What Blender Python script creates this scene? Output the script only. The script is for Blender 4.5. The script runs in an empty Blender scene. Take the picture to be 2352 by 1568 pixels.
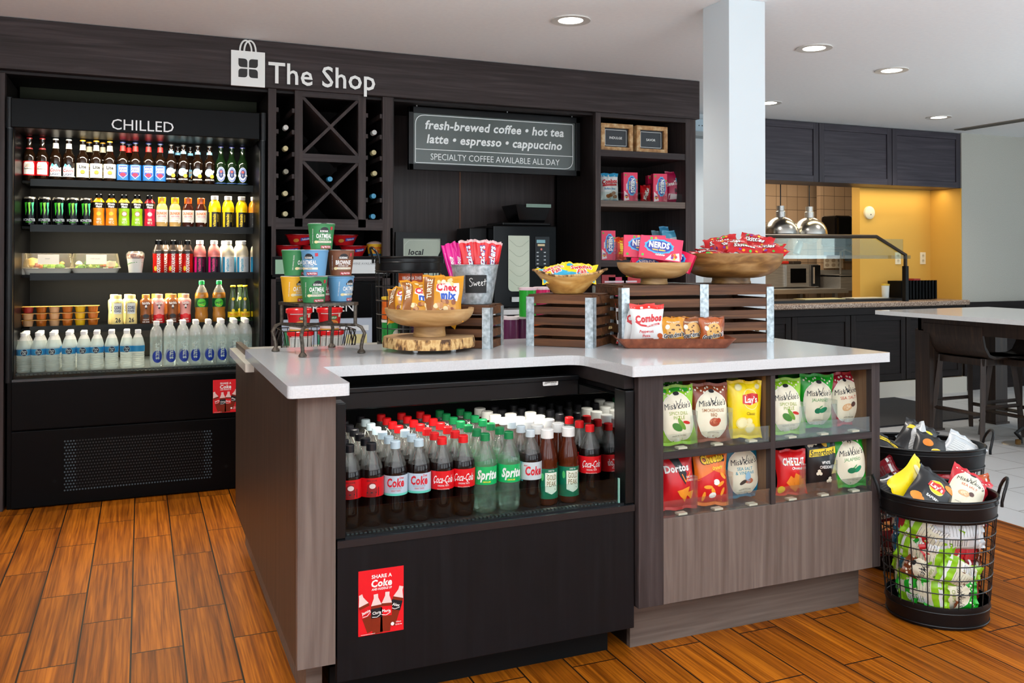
import bpy, math, random
from math import sin, cos, pi, radians, sqrt, atan2
from mathutils import Vector, Matrix, Euler
SC = bpy.context.scene
COL = SC.collection
# ---------------------------------------------------------------- camera
F, YAW, PPY, PITCH, EYE = 2024.5, .398438, 575.7, .0091927, 1.224
cd = bpy.data.cameras.new('camera'); cam = bpy.data.objects.new('camera', cd); COL.objects.link(cam)
cam.location = (0, 0, EYE); cam.rotation_euler = (pi/2+PITCH, 0, -YAW)
cd.sensor_width = 36; cd.lens = F/2352*36; cd.shift_y = -(784-PPY)/2352; cd.clip_start = .05
SC.camera = cam
# ---------------------------------------------------------------- world, light, exposure
SC.view_settings.view_transform = 'Standard'; SC.view_settings.look = 'None'
SC.view_settings.exposure = 0.0; SC.view_settings.gamma = 1; SC.view_settings.use_curve_mapping = False
cy = SC.cycles
cy.use_denoising = True; cy.max_bounces = 9; cy.diffuse_bounces = 4; cy.glossy_bounces = 4; cy.transmission_bounces = 4
cy.transparent_max_bounces = 24; cy.sample_clamp_indirect = 4; cy.caustics_reflective = False; cy.caustics_refractive = False; cy.blur_glossy = .6
wd = bpy.data.worlds.new('daylight'); SC.world = wd; wd.use_nodes = True
wd.node_tree.nodes['Background'].inputs[0].default_value = (.80, .92, 1, 1); wd.node_tree.nodes['Background'].inputs[1].default_value = 1.0
def area(name, loc, rot, sx, sy, w, col=(1, 1, 1), spread=180):
    l = bpy.data.lights.new(name, 'AREA'); l.shape = 'RECTANGLE'; l.size = sx; l.size_y = sy; l.energy = w; l.color = col; l.spread = radians(spread)
    o = bpy.data.objects.new(name, l); COL.objects.link(o); o.location = loc; o.rotation_euler = rot; return o
WIN = [(-1.3, 2.2), (1.7, 2.2), (4.7, 2.2)]          # windows of the wall behind the camera: centre x, width
for x, w in WIN: area('window_daylight', (x, -3.95, 1.35), (pi/2, 0, 0), w, 1.9, 24, (.88, .95, 1))
for y in (-1.9, 1.2): area('window_daylight', (8.95, y, 1.35), (pi/2, 0, pi/2), 2.0, 1.9, 36, (.84, .95, 1))
for x, y, w, k in ((-.9, -.7, 260, .02), (2.2, -.7, 185, .02), (6.4, .8, 85, .04)): area('added_ceiling_fill', (x, y, .9), (pi-k, 0, 0), 2.2, 1.6, w, (.86, .95, 1))  # added upward fill lamps behind the camera that brighten the ceiling, no fixtures
DOWN = [(1.947, 3.88), (3.456, 3.867), (4.309, 4.136), (6.1, 5.36), (4.356, 5.365), (.2, 3.3), (-1.4, 3.3), (.6, 1.4), (2.6, 1.4), (-1.2, 1.4), (4.6, 1.6), (6.4, 3.2)]
for x, y in DOWN:
    l = bpy.data.lights.new('downlight_lamp', 'SPOT'); l.energy = 58 if y > 2 else 10; l.color = (1, .94, .86); l.spot_size = radians(130); l.spot_blend = .8; l.shadow_soft_size = .06
    o = bpy.data.objects.new('downlight_lamp', l); COL.objects.link(o); o.location = (x, y, 2.385)
# ---------------------------------------------------------------- helpers
_cf = Vector((sin(YAW)*cos(PITCH), cos(YAW)*cos(PITCH), sin(PITCH))); _cr = Vector((cos(YAW), -sin(YAW), 0)); _cu = _cr.cross(_cf)
def P(px, py, X=None, Y=None, Z=None):
    "point of the place seen at a photo pixel, on a known plane"
    d = _cf+_cr*((px-1176)/F)-_cu*((py-PPY)/F)
    t = Y/d.y if Y is not None else X/d.x if X is not None else (Z-EYE)/d.z
    return Vector((d.x*t, d.y*t, d.z*t+EYE))
def face(x, y): return -atan2(x, y)
ORD = 'first second third fourth fifth sixth seventh eighth ninth tenth eleventh twelfth thirteenth'.split()
def lin(c): return c/12.92 if c <= .04045 else ((c+.055)/1.055)**2.4
def hx(h): h = h.lstrip('#'); return tuple(lin(int(h[i:i+2], 16)/255) for i in (0, 2, 4))+(1,)
_M = {}
def mat(name, col, rough=.5, metal=0, emit=0, coat=0, spec=.5):
    if name in _M: return _M[name]
    m = bpy.data.materials.new(name); m.use_nodes = True; b = m.node_tree.nodes['Principled BSDF']; c = hx(col) if isinstance(col, str) else col
    b.inputs['Base Color'].default_value = c; b.inputs['Roughness'].default_value = rough; b.inputs['Metallic'].default_value = metal
    b.inputs['Coat Weight'].default_value = coat; b.inputs['Specular IOR Level'].default_value = spec
    if emit: b.inputs['Emission Color'].default_value = c; b.inputs['Emission Strength'].default_value = emit
    m.diffuse_color = c; _M[name] = m; return m
def C(h, r=.45): return mat('ink %s %g' % (h, r), h, r)          # printed / plain plastic
def G(h, r=.12): return mat('gloss %s %g' % (h, r), h, r)         # shiny plastic or foil
def nodes(m): return m.node_tree.nodes, m.node_tree.links
def noisemat(name, stops, scale=(1, 1, 1), nscale=5, detail=6, rough=.5, metal=0, bump=0, dist=0, rough2=None, coat=0, spec=.5):
    "noise through a colour ramp, stretched by scale, in the object's own coordinates"
    if name in _M: return _M[name]
    m = mat(name, stops[0][1], rough, metal, 0, coat, spec); n, l = nodes(m); b = n['Principled BSDF']
    tc = n.new('ShaderNodeTexCoord'); mp = n.new('ShaderNodeMapping'); mp.inputs['Scale'].default_value = scale
    nz = n.new('ShaderNodeTexNoise'); nz.inputs['Scale'].default_value = nscale; nz.inputs['Detail'].default_value = detail; nz.inputs['Distortion'].default_value = dist
    cr = n.new('ShaderNodeValToRGB'); e = cr.color_ramp.elements
    while len(e) < len(stops): e.new(.5)
    for k, (p, c) in enumerate(stops): e[k].position = p; e[k].color = hx(c)
    l.new(tc.outputs['Object'], mp.inputs[0]); l.new(mp.outputs[0], nz.inputs['Vector']); l.new(nz.outputs[0], cr.inputs[0]); l.new(cr.outputs[0], b.inputs['Base Color'])
    if bump:
        bp = n.new('ShaderNodeBump'); bp.inputs['Strength'].default_value = bump; bp.inputs['Distance'].default_value = .002
        l.new(nz.outputs[0], bp.inputs['Height']); l.new(bp.outputs[0], b.inputs['Normal'])
    return m
def glassy(name, tint='#ffffff', gl=.08, rough=.02, milk=0, milkc='#ffffff', fk=.4):
    "thin clear sheet or shell: see-through, with a mirror coat and some milkiness"
    if name in _M: return _M[name]
    m = bpy.data.materials.new(name); m.use_nodes = True; n, l = nodes(m); n.clear()
    o = n.new('ShaderNodeOutputMaterial'); t = n.new('ShaderNodeBsdfTransparent'); t.inputs[0].default_value = hx(tint)
    g = n.new('ShaderNodeBsdfGlossy'); g.inputs['Roughness'].default_value = rough
    fr = n.new('ShaderNodeLayerWeight'); fr.inputs[0].default_value = .35; mu = n.new('ShaderNodeMath'); mu.operation = 'MULTIPLY_ADD'; mu.inputs[1].default_value = fk; mu.inputs[2].default_value = gl
    mx = n.new('ShaderNodeMixShader'); l.new(fr.outputs['Fresnel'], mu.inputs[0]); l.new(mu.outputs[0], mx.inputs[0])
    src = t
    if milk:
        d = n.new('ShaderNodeBsdfDiffuse'); d.inputs[0].default_value = hx(milkc); tr = n.new('ShaderNodeBsdfTranslucent'); tr.inputs[0].default_value = hx(milkc)
        a = n.new('ShaderNodeMixShader'); a.inputs[0].default_value = .5; l.new(d.outputs[0], a.inputs[1]); l.new(tr.outputs[0], a.inputs[2])
        mm = n.new('ShaderNodeMixShader'); mm.inputs[0].default_value = milk; l.new(t.outputs[0], mm.inputs[1]); l.new(a.outputs[0], mm.inputs[2]); src = mm
    l.new(src.outputs[0], mx.inputs[1]); l.new(g.outputs[0], mx.inputs[2]); l.new(mx.outputs[0], o.inputs[0]); _M[name] = m; return m
class MB:
    "collects faces with materials and links them as ONE mesh object"
    def __init__(s): s.v = []; s.f = []; s.m = []; s.s = []
    def add(s, vs, fs, m, sm=False):
        o = len(s.v); s.v += [tuple(p) for p in vs]; s.f += [tuple(i+o for i in f) for f in fs]; s.m += [m]*len(fs); s.s += [sm]*len(fs); return s
    def box(s, x0, y0, z0, x1, y1, z1, m):
        v = [(x, y, z) for z in (z0, z1) for y in (y0, y1) for x in (x0, x1)]
        return s.add(v, [(0, 2, 3, 1), (4, 5, 7, 6), (0, 1, 5, 4), (2, 6, 7, 3), (0, 4, 6, 2), (1, 3, 7, 5)], m)
    def obb(s, c, a, b, d, m):
        c, a, b, d = map(Vector, (c, a, b, d)); v = [c+a*i+b*j+d*k for k in (-1, 1) for j in (-1, 1) for i in (-1, 1)]
        return s.add(v, [(0, 2, 3, 1), (4, 5, 7, 6), (0, 1, 5, 4), (2, 6, 7, 3), (0, 4, 6, 2), (1, 3, 7, 5)], m)
    def lathe(s, prof, m, n=24, cx=0, cy=0, cz=0, sx=1, sy=1, a0=0, a1=2*pi, mats=None):
        full = abs(a1-a0-2*pi) < 1e-6; k = n if full else n+1; vs = []
        for r, z in prof:
            for i in range(k):
                a = a0+(a1-a0)*i/n; vs.append((cx+r*sx*sin(a), cy-r*sy*cos(a), cz+z))
        for j in range(len(prof)-1):
            fs = [(j*k+i, j*k+(i+1) % k, (j+1)*k+(i+1) % k, (j+1)*k+i) for i in range(n)]
            s_o = len(s.v) if j == 0 else s_o
            if j == 0: s.v += vs
            s.f += [tuple(q+s_o for q in f) for f in fs]; s.m += [mats[j] if mats else m]*n; s.s += [True]*n
        return s
    def tube(s, pts, r, m, n=8, close=False, caps=True):
        pts = [Vector(p) for p in pts]; N = len(pts); vs = []; up = None
        rr = r if isinstance(r, (list, tuple)) else [r]*N
        for i, p in enumerate(pts):
            t = (pts[(i+1) % N]-pts[i-1]) if close or 0 < i < N-1 else (pts[1]-pts[0] if i == 0 else pts[-1]-pts[-2])
            t.normalize()
            if up is None: up = Vector((0, 0, 1)) if abs(t.z) < .9 else Vector((1, 0, 0))
            a = t.cross(up)
            if a.length < 1e-4: a = t.cross(Vector((.3, 1, .2)))
            a.normalize(); b = a.cross(t); up = b
            vs += [p+(a*cos(2*pi*k/n)+b*sin(2*pi*k/n))*rr[i] for k in range(n)]
        fs = [(i*n+k, i*n+(k+1) % n, ((i+1) % N)*n+(k+1) % n, ((i+1) % N)*n+k) for i in range(N if close else N-1) for k in range(n)]
        if caps and not close: fs += [tuple(range(n))[::-1], tuple((N-1)*n+k for k in range(n))]
        return s.add(vs, fs, m, True)
    def prism(s, pts, z0, z1, m, side=None):
        n = len(pts); vs = [(x, y, z0) for x, y in pts]+[(x, y, z1) for x, y in pts]
        s.add(vs, [tuple(range(n))[::-1], tuple(range(n, 2*n))], m)
        return s.add(vs, [(i, (i+1) % n, n+(i+1) % n, n+i) for i in range(n)], side or m)
    # ---- flat artwork laid on a surface through a map f(u, v, off)
    def grid(s, f, u0, v0, u1, v1, m, off=0, nu=8, nv=8, sm=True):
        vs = [f(u0+(u1-u0)*i/nu, v0+(v1-v0)*j/nv, off) for j in range(nv+1) for i in range(nu+1)]
        return s.add(vs, [(j*(nu+1)+i, j*(nu+1)+i+1, (j+1)*(nu+1)+i+1, (j+1)*(nu+1)+i) for j in range(nv) for i in range(nu)], m, sm)
    def poly(s, f, pts, m, off=.0006, rings=3, c=None):
        n = len(pts); cu, cv = c or (sum(p[0] for p in pts)/n, sum(p[1] for p in pts)/n); q = []
        for (a, b), (d, e) in zip(pts, list(pts[1:])+[pts[0]]): k = max(1, min(30, int(sqrt((d-a)**2+(e-b)**2)/.008+.5))); q += [(a+(d-a)*i/k, b+(e-b)*i/k) for i in range(k)]
        pts = q; n = len(pts)
        vs = [f(cu, cv, off)]+[f(cu+(u-cu)*k/rings, cv+(v-cv)*k/rings, off) for k in range(1, rings+1) for u, v in pts]
        fs = [(0, 1+i, 1+(i+1) % n) for i in range(n)]+[(1+k*n+i, 1+(k+1)*n+i, 1+(k+1)*n+(i+1) % n, 1+k*n+(i+1) % n) for k in range(rings-1) for i in range(n)]
        return s.add(vs, fs, m, True)
    def ell(s, f, u, v, ru, rv, m, off=.0006, n=20, rings=3, rot=0):
        c, q = cos(rot), sin(rot)
        return s.poly(f, [(u+ru*cos(a)*c-rv*sin(a)*q, v+ru*cos(a)*q+rv*sin(a)*c) for a in (2*pi*i/n for i in range(n))], m, off, rings, (u, v))
    def line(s, f, pts, w, m, off=.0006):
        for (a, b), (c, d) in zip(pts, pts[1:]):
            L = sqrt((c-a)**2+(d-b)**2) or 1; nx, ny = -(d-b)/L*w/2, (c-a)/L*w/2; k = max(1, int(L/.012))
            vs = []
            for i in range(k+1): x, y = a+(c-a)*i/k, b+(d-b)*i/k; vs += [f(x-nx, y-ny, off), f(x+nx, y+ny, off)]
            s.add(vs, [(2*i, 2*i+2, 2*i+3, 2*i+1) for i in range(k)], m, True)
        return s
    def text(s, f, t, u, v, size, m, off=.0009, bold=0, shear=0, rot=0, fit=None, sx=1, al='c'):
        V, Fc, (x0, y0, x1, y1) = tmesh(t, bold); k = size/.73; kx = k*sx
        if fit: kx = min(kx, fit/(x1-x0)) if fit > 0 else -fit/(x1-x0)
        ox = {'c': (x0+x1)/2, 'l': x0, 'r': x1}[al]; oy = .365; c, q = cos(rot), sin(rot); vs = []
        for x, y in V:
            a, b = (x-ox)*kx+(y-oy)*k*shear, (y-oy)*k; vs.append(f(u+a*c-b*q, v+a*q+b*c, off))
        return s.add(vs, Fc, m, False)
    def build(s, name, parent=None, loc=None, rot=None, bevel=0, sharp=38):
        me = bpy.data.meshes.new(name); me.from_pydata(s.v, [], s.f); ms = []
        for q in s.m:
            if q not in ms: ms.append(q)
        for q in ms: me.materials.append(q)
        ix = {q: i for i, q in enumerate(ms)}
        me.polygons.foreach_set('material_index', [ix[q] for q in s.m]); me.polygons.foreach_set('use_smooth', s.s)
        if any(s.s): me.set_sharp_from_angle(angle=radians(sharp))
        me.update(); o = bpy.data.objects.new(name, me); COL.objects.link(o)
        if parent: o.parent = parent
        if loc is not None: o.location = loc
        if rot is not None: o.rotation_euler = rot
        if bevel:
            b = o.modifiers.new('edge', 'BEVEL'); b.width = bevel; b.segments = 2; b.limit_method = 'ANGLE'; b.harden_normals = False
        return o
_T = {}
def tmesh(t, bold=0):
    if (t, bold) not in _T:
        c = bpy.data.curves.new('t', 'FONT'); c.body = t; c.size = 1; c.resolution_u = 2; c.offset = bold; c.space_character = 1+bold*2
        o = bpy.data.objects.new('t', c); me = o.to_mesh(); V = [(p.co.x, p.co.y) for p in me.vertices]; Fc = [tuple(p.vertices) for p in me.polygons]
        o.to_mesh_clear(); bpy.data.objects.remove(o); bpy.data.curves.remove(c)
        V = V or [(0, 0), (.1, 0)]
        _T[t, bold] = V, Fc, (min(p[0] for p in V), min(p[1] for p in V), max(p[0] for p in V), max(p[1] for p in V))
    return _T[t, bold]
def flat(o, ux, uy):
    o, ux, uy = Vector(o), Vector(ux).normalized(), Vector(uy).normalized(); n = ux.cross(uy)
    return lambda u, v, off=0: o+ux*u+uy*v+n*off
def front(x, y, z): return flat((x, y, z), (1, 0, 0), (0, 0, 1))          # a face that looks towards -y
def cyl(r, z0=0, a0=0):
    R = r if callable(r) else (lambda v: r)
    return lambda u, v, off=0: ((R(v)+off)*sin(u/R(v)+a0), -(R(v)+off)*cos(u/R(v)+a0), z0+v)
def tag(o, label, cat, group=None, kind=None):
    o['label'] = label; o['category'] = cat
    if group: o['group'] = group
    if kind: o['kind'] = kind
    return o
def thing(name, label, cat, loc=(0, 0, 0), rot=0, group=None):
    o = bpy.data.objects.new(name, None); o.empty_display_size = .05; COL.objects.link(o); o.location = loc
    o.rotation_euler = rot if isinstance(rot, (tuple, list)) else (0, 0, rot); return tag(o, label, cat, group)
def struct(name, mb, label=None, bevel=0):
    o = mb.build(name, bevel=bevel); o['kind'] = 'structure'
    if label: o['label'] = label
    return o
def dup(root, loc, rot, label, group=None):
    def cp(o, par=None):
        c = o.copy(); COL.objects.link(c)
        if par: c.parent = par
        for ch in list(o.children): cp(ch, c)
        return c
    r = cp(root); r.location = loc; r.rotation_euler = rot if isinstance(rot, (tuple, list)) else (0, 0, rot); r['label'] = label
    if group: r['group'] = group
    return r
class Kind:
    "first use moves the prototype itself, later uses copy it"
    def __init__(s, root): s.root = root; s.used = False
    def put(s, loc, rot, label, group=None):
        if s.used: return dup(s.root, loc, rot, label, group)
        s.used = True; s.root.location = loc; s.root.rotation_euler = rot if isinstance(rot, (tuple, list)) else (0, 0, rot); s.root['label'] = label
        if group: s.root['group'] = group
        return s.root
def rounded(pts, r, n=5):
    "outline with rounded corners; r a number or one per corner"
    out = []; N = len(pts)
    for i in range(N):
        p = Vector(pts[i]); a = Vector(pts[i-1])-p; b = Vector(pts[(i+1) % N])-p; q = r[i] if isinstance(r, (list, tuple)) else r
        if q <= 0: out.append(tuple(p)); continue
        la, lb = a.normalized(), b.normalized(); s, e = p+la*q, p+lb*q
        for k in range(n+1): t = k/n; out.append(tuple(s*(1-t)**2+p*2*t*(1-t)+e*t*t))
    return out
# ---------------------------------------------------------------- shared materials
BLK = mat('black powder coat', '#08080a', .35, spec=.3); BLKM = mat('matt black', '#070708', .6, spec=.15); BLKG = mat('gloss black', '#040405', .12, spec=.2)
WHT = C('#f2f2ee', .4); INK = C('#15151a', .5)
def wood(name, a, b, c, axis, sc=1, rough=.42, spec=.35):
    st = {'x': (1.0, 24, 24), 'y': (24, 1.0, 24), 'z': (24, 24, 1.0)}[axis]
    return noisemat(name, [(.28, a), (.52, b), (.75, c)], tuple(q*sc for q in st), 2.2, 9, rough, dist=.6, spec=spec)
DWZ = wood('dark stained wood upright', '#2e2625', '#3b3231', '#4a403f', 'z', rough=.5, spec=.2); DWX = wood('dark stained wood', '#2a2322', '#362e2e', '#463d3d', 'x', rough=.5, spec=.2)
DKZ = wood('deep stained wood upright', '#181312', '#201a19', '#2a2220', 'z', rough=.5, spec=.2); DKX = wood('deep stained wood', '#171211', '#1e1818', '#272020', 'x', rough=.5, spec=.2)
ISZ = wood('greyed walnut upright', '#5a4d46', '#6a5c55', '#7a6c64', 'z', spec=.25); ISX = wood('greyed walnut', '#564a44', '#64574f', '#73655d', 'x', spec=.25)
QTZ = noisemat('white quartz', [(.3, '#c9cbcd'), (.55, '#cfd1d3'), (.7, '#d4d6d7')], (1, 1, 1), 220, 3, .12, coat=.2)
STEEL = noisemat('brushed steel', [(.3, '#a5a5a5'), (.7, '#d2d0cc')], (1, 60, 60), 4, 4, .34, .75)
ISD = wood('shaded walnut end panel', '#35281f', '#46372d', '#56463b', 'z', spec=.2)  # darker walnut copy: shade on the island's left side painted into its colour
ZINC = noisemat('galvanised zinc', [(.3, '#8b9599'), (.5, '#b5bfc4'), (.7, '#d6dfe3')], (1, 1, 1), 60, 5, .38, .55)
CLEAR = glassy('clear acrylic', '#f6faf8', .004, fk=.25); GLASS = glassy('clear glass', '#eef6f2', .004, fk=.22)
# ================================================================ room shell
CEIL = 2.40
def brickmat(name, c1, c2, mortar, bw, rh, ms, off, rotate, loc, grain=None, rough=.35, bump=.25):
    m = mat(name, c1, rough, spec=.12); n, l = nodes(m); b = n['Principled BSDF']
    tc = n.new('ShaderNodeTexCoord'); mp = n.new('ShaderNodeMapping'); sw = n.new('ShaderNodeSeparateXYZ'); cb = n.new('ShaderNodeCombineXYZ')
    l.new(tc.outputs['Object'], sw.inputs[0])
    l.new(sw.outputs[1 if rotate == 'xy' else 0], cb.inputs[0]); l.new(sw.outputs[{'xy': 0, 'no': 1, 'xz': 2}[rotate]], cb.inputs[1])
    l.new(cb.outputs[0], mp.inputs[0]); mp.inputs['Location'].default_value = loc
    br = n.new('ShaderNodeTexBrick'); br.offset = off; br.inputs['Scale'].default_value = 1; br.inputs['Mortar Size'].default_value = ms
    br.inputs['Brick Width'].default_value = bw; br.inputs['Row Height'].default_value = rh; br.inputs['Mortar Smooth'].default_value = .1
    br.inputs['Color1'].default_value = hx(c1); br.inputs['Color2'].default_value = hx(c2); br.inputs['Mortar'].default_value = hx(mortar)
    l.new(mp.outputs[0], br.inputs['Vector']); out = br.outputs['Color']
    if grain:
        gm = n.new('ShaderNodeMapping'); gm.inputs['Scale'].default_value = (42, 1.0, 1); l.new(tc.outputs['Object'], gm.inputs[0])
        # every plank gets its own stretch of grain
        ad = n.new('ShaderNodeVectorMath'); ad.operation = 'ADD'; ml = n.new('ShaderNodeVectorMath'); ml.operation = 'SCALE'; ml.inputs['Scale'].default_value = 40
        l.new(br.outputs['Color'], ml.inputs[0]); l.new(gm.outputs[0], ad.inputs[0]); l.new(ml.outputs[0], ad.inputs[1])
        for sc, dis, stops in ((.8, 1.1, [(.28, '#8a7462'), (.45, '#d6ccc0'), (.6, '#ffffff'), (.8, '#ece0d0')]), (3.2, .5, [(.35, '#b4a698'), (.6, '#ffffff')]), (.16, .4, [(.27, '#4a3a2c'), (.36, '#ffffff')])):
            nz = n.new('ShaderNodeTexNoise'); nz.inputs['Scale'].default_value = sc; nz.inputs['Detail'].default_value = 8; nz.inputs['Distortion'].default_value = dis
            cr = n.new('ShaderNodeValToRGB'); e = cr.color_ramp.elements
            while len(e) < len(stops): e.new(.5)
            for k, (p, c) in enumerate(stops): e[k].position = p; e[k].color = hx(c)
            l.new(ad.outputs[0], nz.inputs['Vector']); l.new(nz.outputs[0], cr.inputs[0])
            mx = n.new('ShaderNodeMixRGB'); mx.blend_type = 'MULTIPLY'; mx.inputs[0].default_value = grain; l.new(out, mx.inputs[1]); l.new(cr.outputs[0], mx.inputs[2]); out = mx.outputs[0]
    l.new(out, b.inputs['Base Color'])
    bp = n.new('ShaderNodeBump'); bp.inputs['Strength'].default_value = bump; bp.inputs['Distance'].default_value = .003; bp.invert = True
    l.new(br.outputs['Fac'], bp.inputs['Height']); l.new(bp.outputs[0], b.inputs['Normal'])
    return m
FLW = brickmat('wood plank tile', '#be6c16', '#9c5710', '#2a1a10', .61, .1525, .0028, .5, 'xy', (-3.291-.305, .177, 0), .85, .45)
FLT = brickmat('grey floor tile', '#b4b5b7', '#adaeb0', '#6d6a66', .62, .31, .003, .5, 'xy', (.1, .1, 0), None, .28)
TILE = brickmat('kitchen wall tile', '#b39a80', '#ab9278', '#6b5a4c', .15, .15, .003, 0, 'xz', (0, .02, 0), None, .25)
PLAS = noisemat('ceiling paint', [(.3, '#eceef0'), (.7, '#f0f2f3')], (1, 1, 1), 40, 4, .85)
WALLW = mat('white wall paint', '#c8d0d4', .7); PAPER = noisemat('beige wallpaper', [(.35, '#b0aea4'), (.65, '#bebcb2')], (1, 1, 1), 160, 3, .7, bump=.15)
YEL = mat('mustard wall paint', '#d6a648', .75); OLIVE = mat('olive wall paint', '#1f2008', .8)
fl = MB(); fl.box(-3, -4, -.1, 3.715, 8.3, 0, FLW); fl.box(3.715, -4, -.1, 9.1, 8.3, 0, FLT); struct('floor', fl)
struct('ceiling', MB().box(-3, -4, CEIL, 9.1, 8.3, CEIL+.1, PLAS))
struct('wall_left', MB().box(-3.1, -4, 0, -3, 6.1, CEIL, WALLW))
struct('wall_back', MB().box(-3, 6.0, 0, 4.38, 6.1, CEIL, WALLW).box(-3, 5.70, 0, 3.38, 5.74, CEIL, DKZ))
struct('wall_right', MB().box(9.1, -4, 0, 9.2, -2.95, CEIL, WALLW).box(9.1, -.85, 0, 9.2, .15, CEIL, WALLW).box(9.1, 2.25, 0, 9.2, 8.3, CEIL, WALLW)
       .box(9.1, -2.95, 0, 9.2, 2.25, .4, WALLW).box(9.1, -2.95, 2.3, 9.2, 2.25, CEIL, WALLW))
fw = MB(); xs = [-3]+[q for x, w in WIN for q in (x-w/2, x+w/2)]+[9.1]
for a, b in zip(xs[0::2], xs[1::2]): fw.box(a, -4.1, 0, b, -4, CEIL, WALLW)
fw.box(-3, -4.1, 0, 9.1, -4, .4, WALLW).box(-3, -4.1, 2.3, 9.1, -4, CEIL, WALLW); struct('wall_front', fw)
struct('wall_column', MB().box(2.43, 3.261, 0, 2.63, 3.461, CEIL, WALLW), bevel=.002)
struct('wall_kitchen_right', MB().box(7.06, 5.95, 0, 9.1, 6.1, CEIL, PAPER).box(7.06, 6.1, 0, 7.16, 6.4, CEIL, YEL).box(7.052, 5.952, 0, 7.06, 6.3, 1.884, YEL).box(6.164, 6.3, 0, 7.16, 6.4, CEIL, YEL))
struct('wall_kitchen_back', MB().box(3.8, 8.0, 0, 9.0, 8.1, CEIL, TILE).box(7.0, 7.74, 0, 9.0, 7.8, CEIL, TILE).box(3.8, 6.1, 0, 3.9, 8.0, CEIL, TILE))
struct('trim_wainscot', MB().box(7.06, 5.925, 0, 9.1, 5.95, .80, DKX).box(7.06, 5.91, .78, 9.1, 5.95, .82, DKX))
# ceiling downlights, vent
LENS = mat('downlight lens', '#fff6e6', .5, 0, 9); RIM = mat('brushed lamp trim', '#cfcdc8', .4)
def downlight():
    r = thing('ceiling_downlight', '', 'ceiling light')
    MB().lathe([(.098, 0), (.098, -.006), (.062, -.004), (.062, .0)], RIM, 32).build('trim_ring', r)
    MB().lathe([(.0005, -.003), (.061, -.003)], LENS, 28).build('lens', r); return r
DK = Kind(downlight())
for (x, y), lb in zip(DOWN, ('round recessed ceiling light in front of the fascia, left of the white column', 'round recessed ceiling light just right of the white column', 'second round recessed ceiling light right of the white column',
        'small recessed ceiling light by the linear air vent', 'recessed ceiling light half hidden behind the white column')):
    DK.put((x, y, CEIL), 0, lb, 'recessed ceiling lights')
t = thing('air_vent', 'long slotted linear air vent in the ceiling above the beige wall', 'air vent', (6.87, 5.45, CEIL))
m = MB(); m.box(-.07, -1.3, -.006, .07, .36, 0, C('#8a847a')); m.build('vent_frame', t)
m = MB()
for k in range(4): m.box(-.055+.03*k, -1.28, -.008, -.043+.03*k, .34, -.005, C('#4b463f'))
m.build('slots', t)
m = MB().box(4.0, 5.9, 2.235, 4.45, 6.0, 2.34, C('#a9bfcc')).box(3.9, 5.86, 2.20, 4.5, 6.0, 2.235, C('#8c9496'))
for x in (4.1, 4.13): m.box(x, 5.898, 2.285, x+.008, 5.9, 2.293, INK)
tag(m.build('wall_box'), 'pale blue grey box on a ledge high behind the white column', 'wall box')
# ================================================================ kitchen pass-through
def shaker(par, name, x0, x1, z0, z1, y, m, handle=None):
    w = .055; b = MB(); b.box(x0, y, z0, x0+w, y+.02, z1, m[1]); b.box(x1-w, y, z0, x1, y+.02, z1, m[1]); b.box(x0+w, y, z1-w, x1-w, y+.02, z1, m[0]); b.box(x0+w, y, z0, x1-w, y+.02, z0+w, m[0])
    b.box(x0+w, y+.010, z0+w, x1-w, y+.02, z1-w, m[0]); return b.build(name, par, bevel=.002)
KX = wood('kitchen cabinet stain', '#2f2b33', '#3b363e', '#4a454b', 'x'); KZ = wood('kitchen cabinet stain upright', '#2d2930', '#38333a', '#474248', 'z')
t = thing('upper_cabinet', 'row of dark shaker wall cabinets above the kitchen pass-through', 'cabinet', (0, 0, 0))
MB().box(4.6, 5.982, 1.885, 7.05, 6.29, CEIL-.002, KX).build('carcass', t)
for a, b in ((4.62, 5.372), (5.380, 6.208), (6.216, 7.058)): shaker(t, 'door', a, b, 1.885, 2.392, 5.96, (KX, KZ))
t = thing('base_cabinet', 'dark panelled base cabinets under the granite pass-through counter', 'cabinet', (0, 0, 0))
MB().box(4.4, 5.92, .14, 7.02, 6.29, .80, DKZ).box(4.4, 5.885, .74, 7.02, 5.92, .80, DKX).build('carcass', t)
for a, b in ((4.42, 5.02), (5.03, 5.66), (5.67, 6.3), (6.31, 7.0)): shaker(t, 'door', a, b, .15, .735, 5.9, (DKX, DKZ))
MB().box(4.4, 5.87, 0, 7.02, 5.90, .14, mat('pale kick tile', '#c9c4b9', .4)).build('kick_tile', t)
GRAN = noisemat('speckled granite', [(.35, '#4a3a33'), (.45, '#8d7565'), (.55, '#a8917f'), (.65, '#c7b5a3')], (1, 1, 1), 150, 3, .25)
tag(MB().box(4.4, 5.85, .80, 7.048, 6.295, .846, GRAN).box(4.4, 6.295, .80, 6.16, 6.5, .846, GRAN).build('granite_counter', bevel=.012), 'speckled brown granite counter of the kitchen pass-through', 'counter')
t = thing('food_warmer', 'black drop-in food well under the glass sneeze guard', 'food warmer', (0, 0, 0))
MB().box(4.45, 5.98, .846, 6.42, 6.28, .868, BLK).build('rim', t)
MB().box(5.3, 6.05, .868, 5.75, 6.2, .874, C('#d9c98f')).build('pan', t); MB().box(5.85, 6.05, .868, 6.25, 6.2, .874, C('#cfcabb')).build('pan', t)
t = thing('sneeze_guard', 'glass sneeze guard with a dark bent tube frame on the granite counter', 'sneeze guard', (0, 0, 0))
BRZ = mat('dark bronze tube', '#4a4038', .35, .7)
MB().tube([(6.30, 5.9, .846), (6.30, 5.9, 1.26), (5.96, 5.9, 1.42), (4.5, 5.9, 1.41)], .017, BRZ).build('frame_tube', t)
MB().box(6.282, 5.88, .846, 6.318, 5.92, 1.16, BLK).build('post', t)
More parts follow.
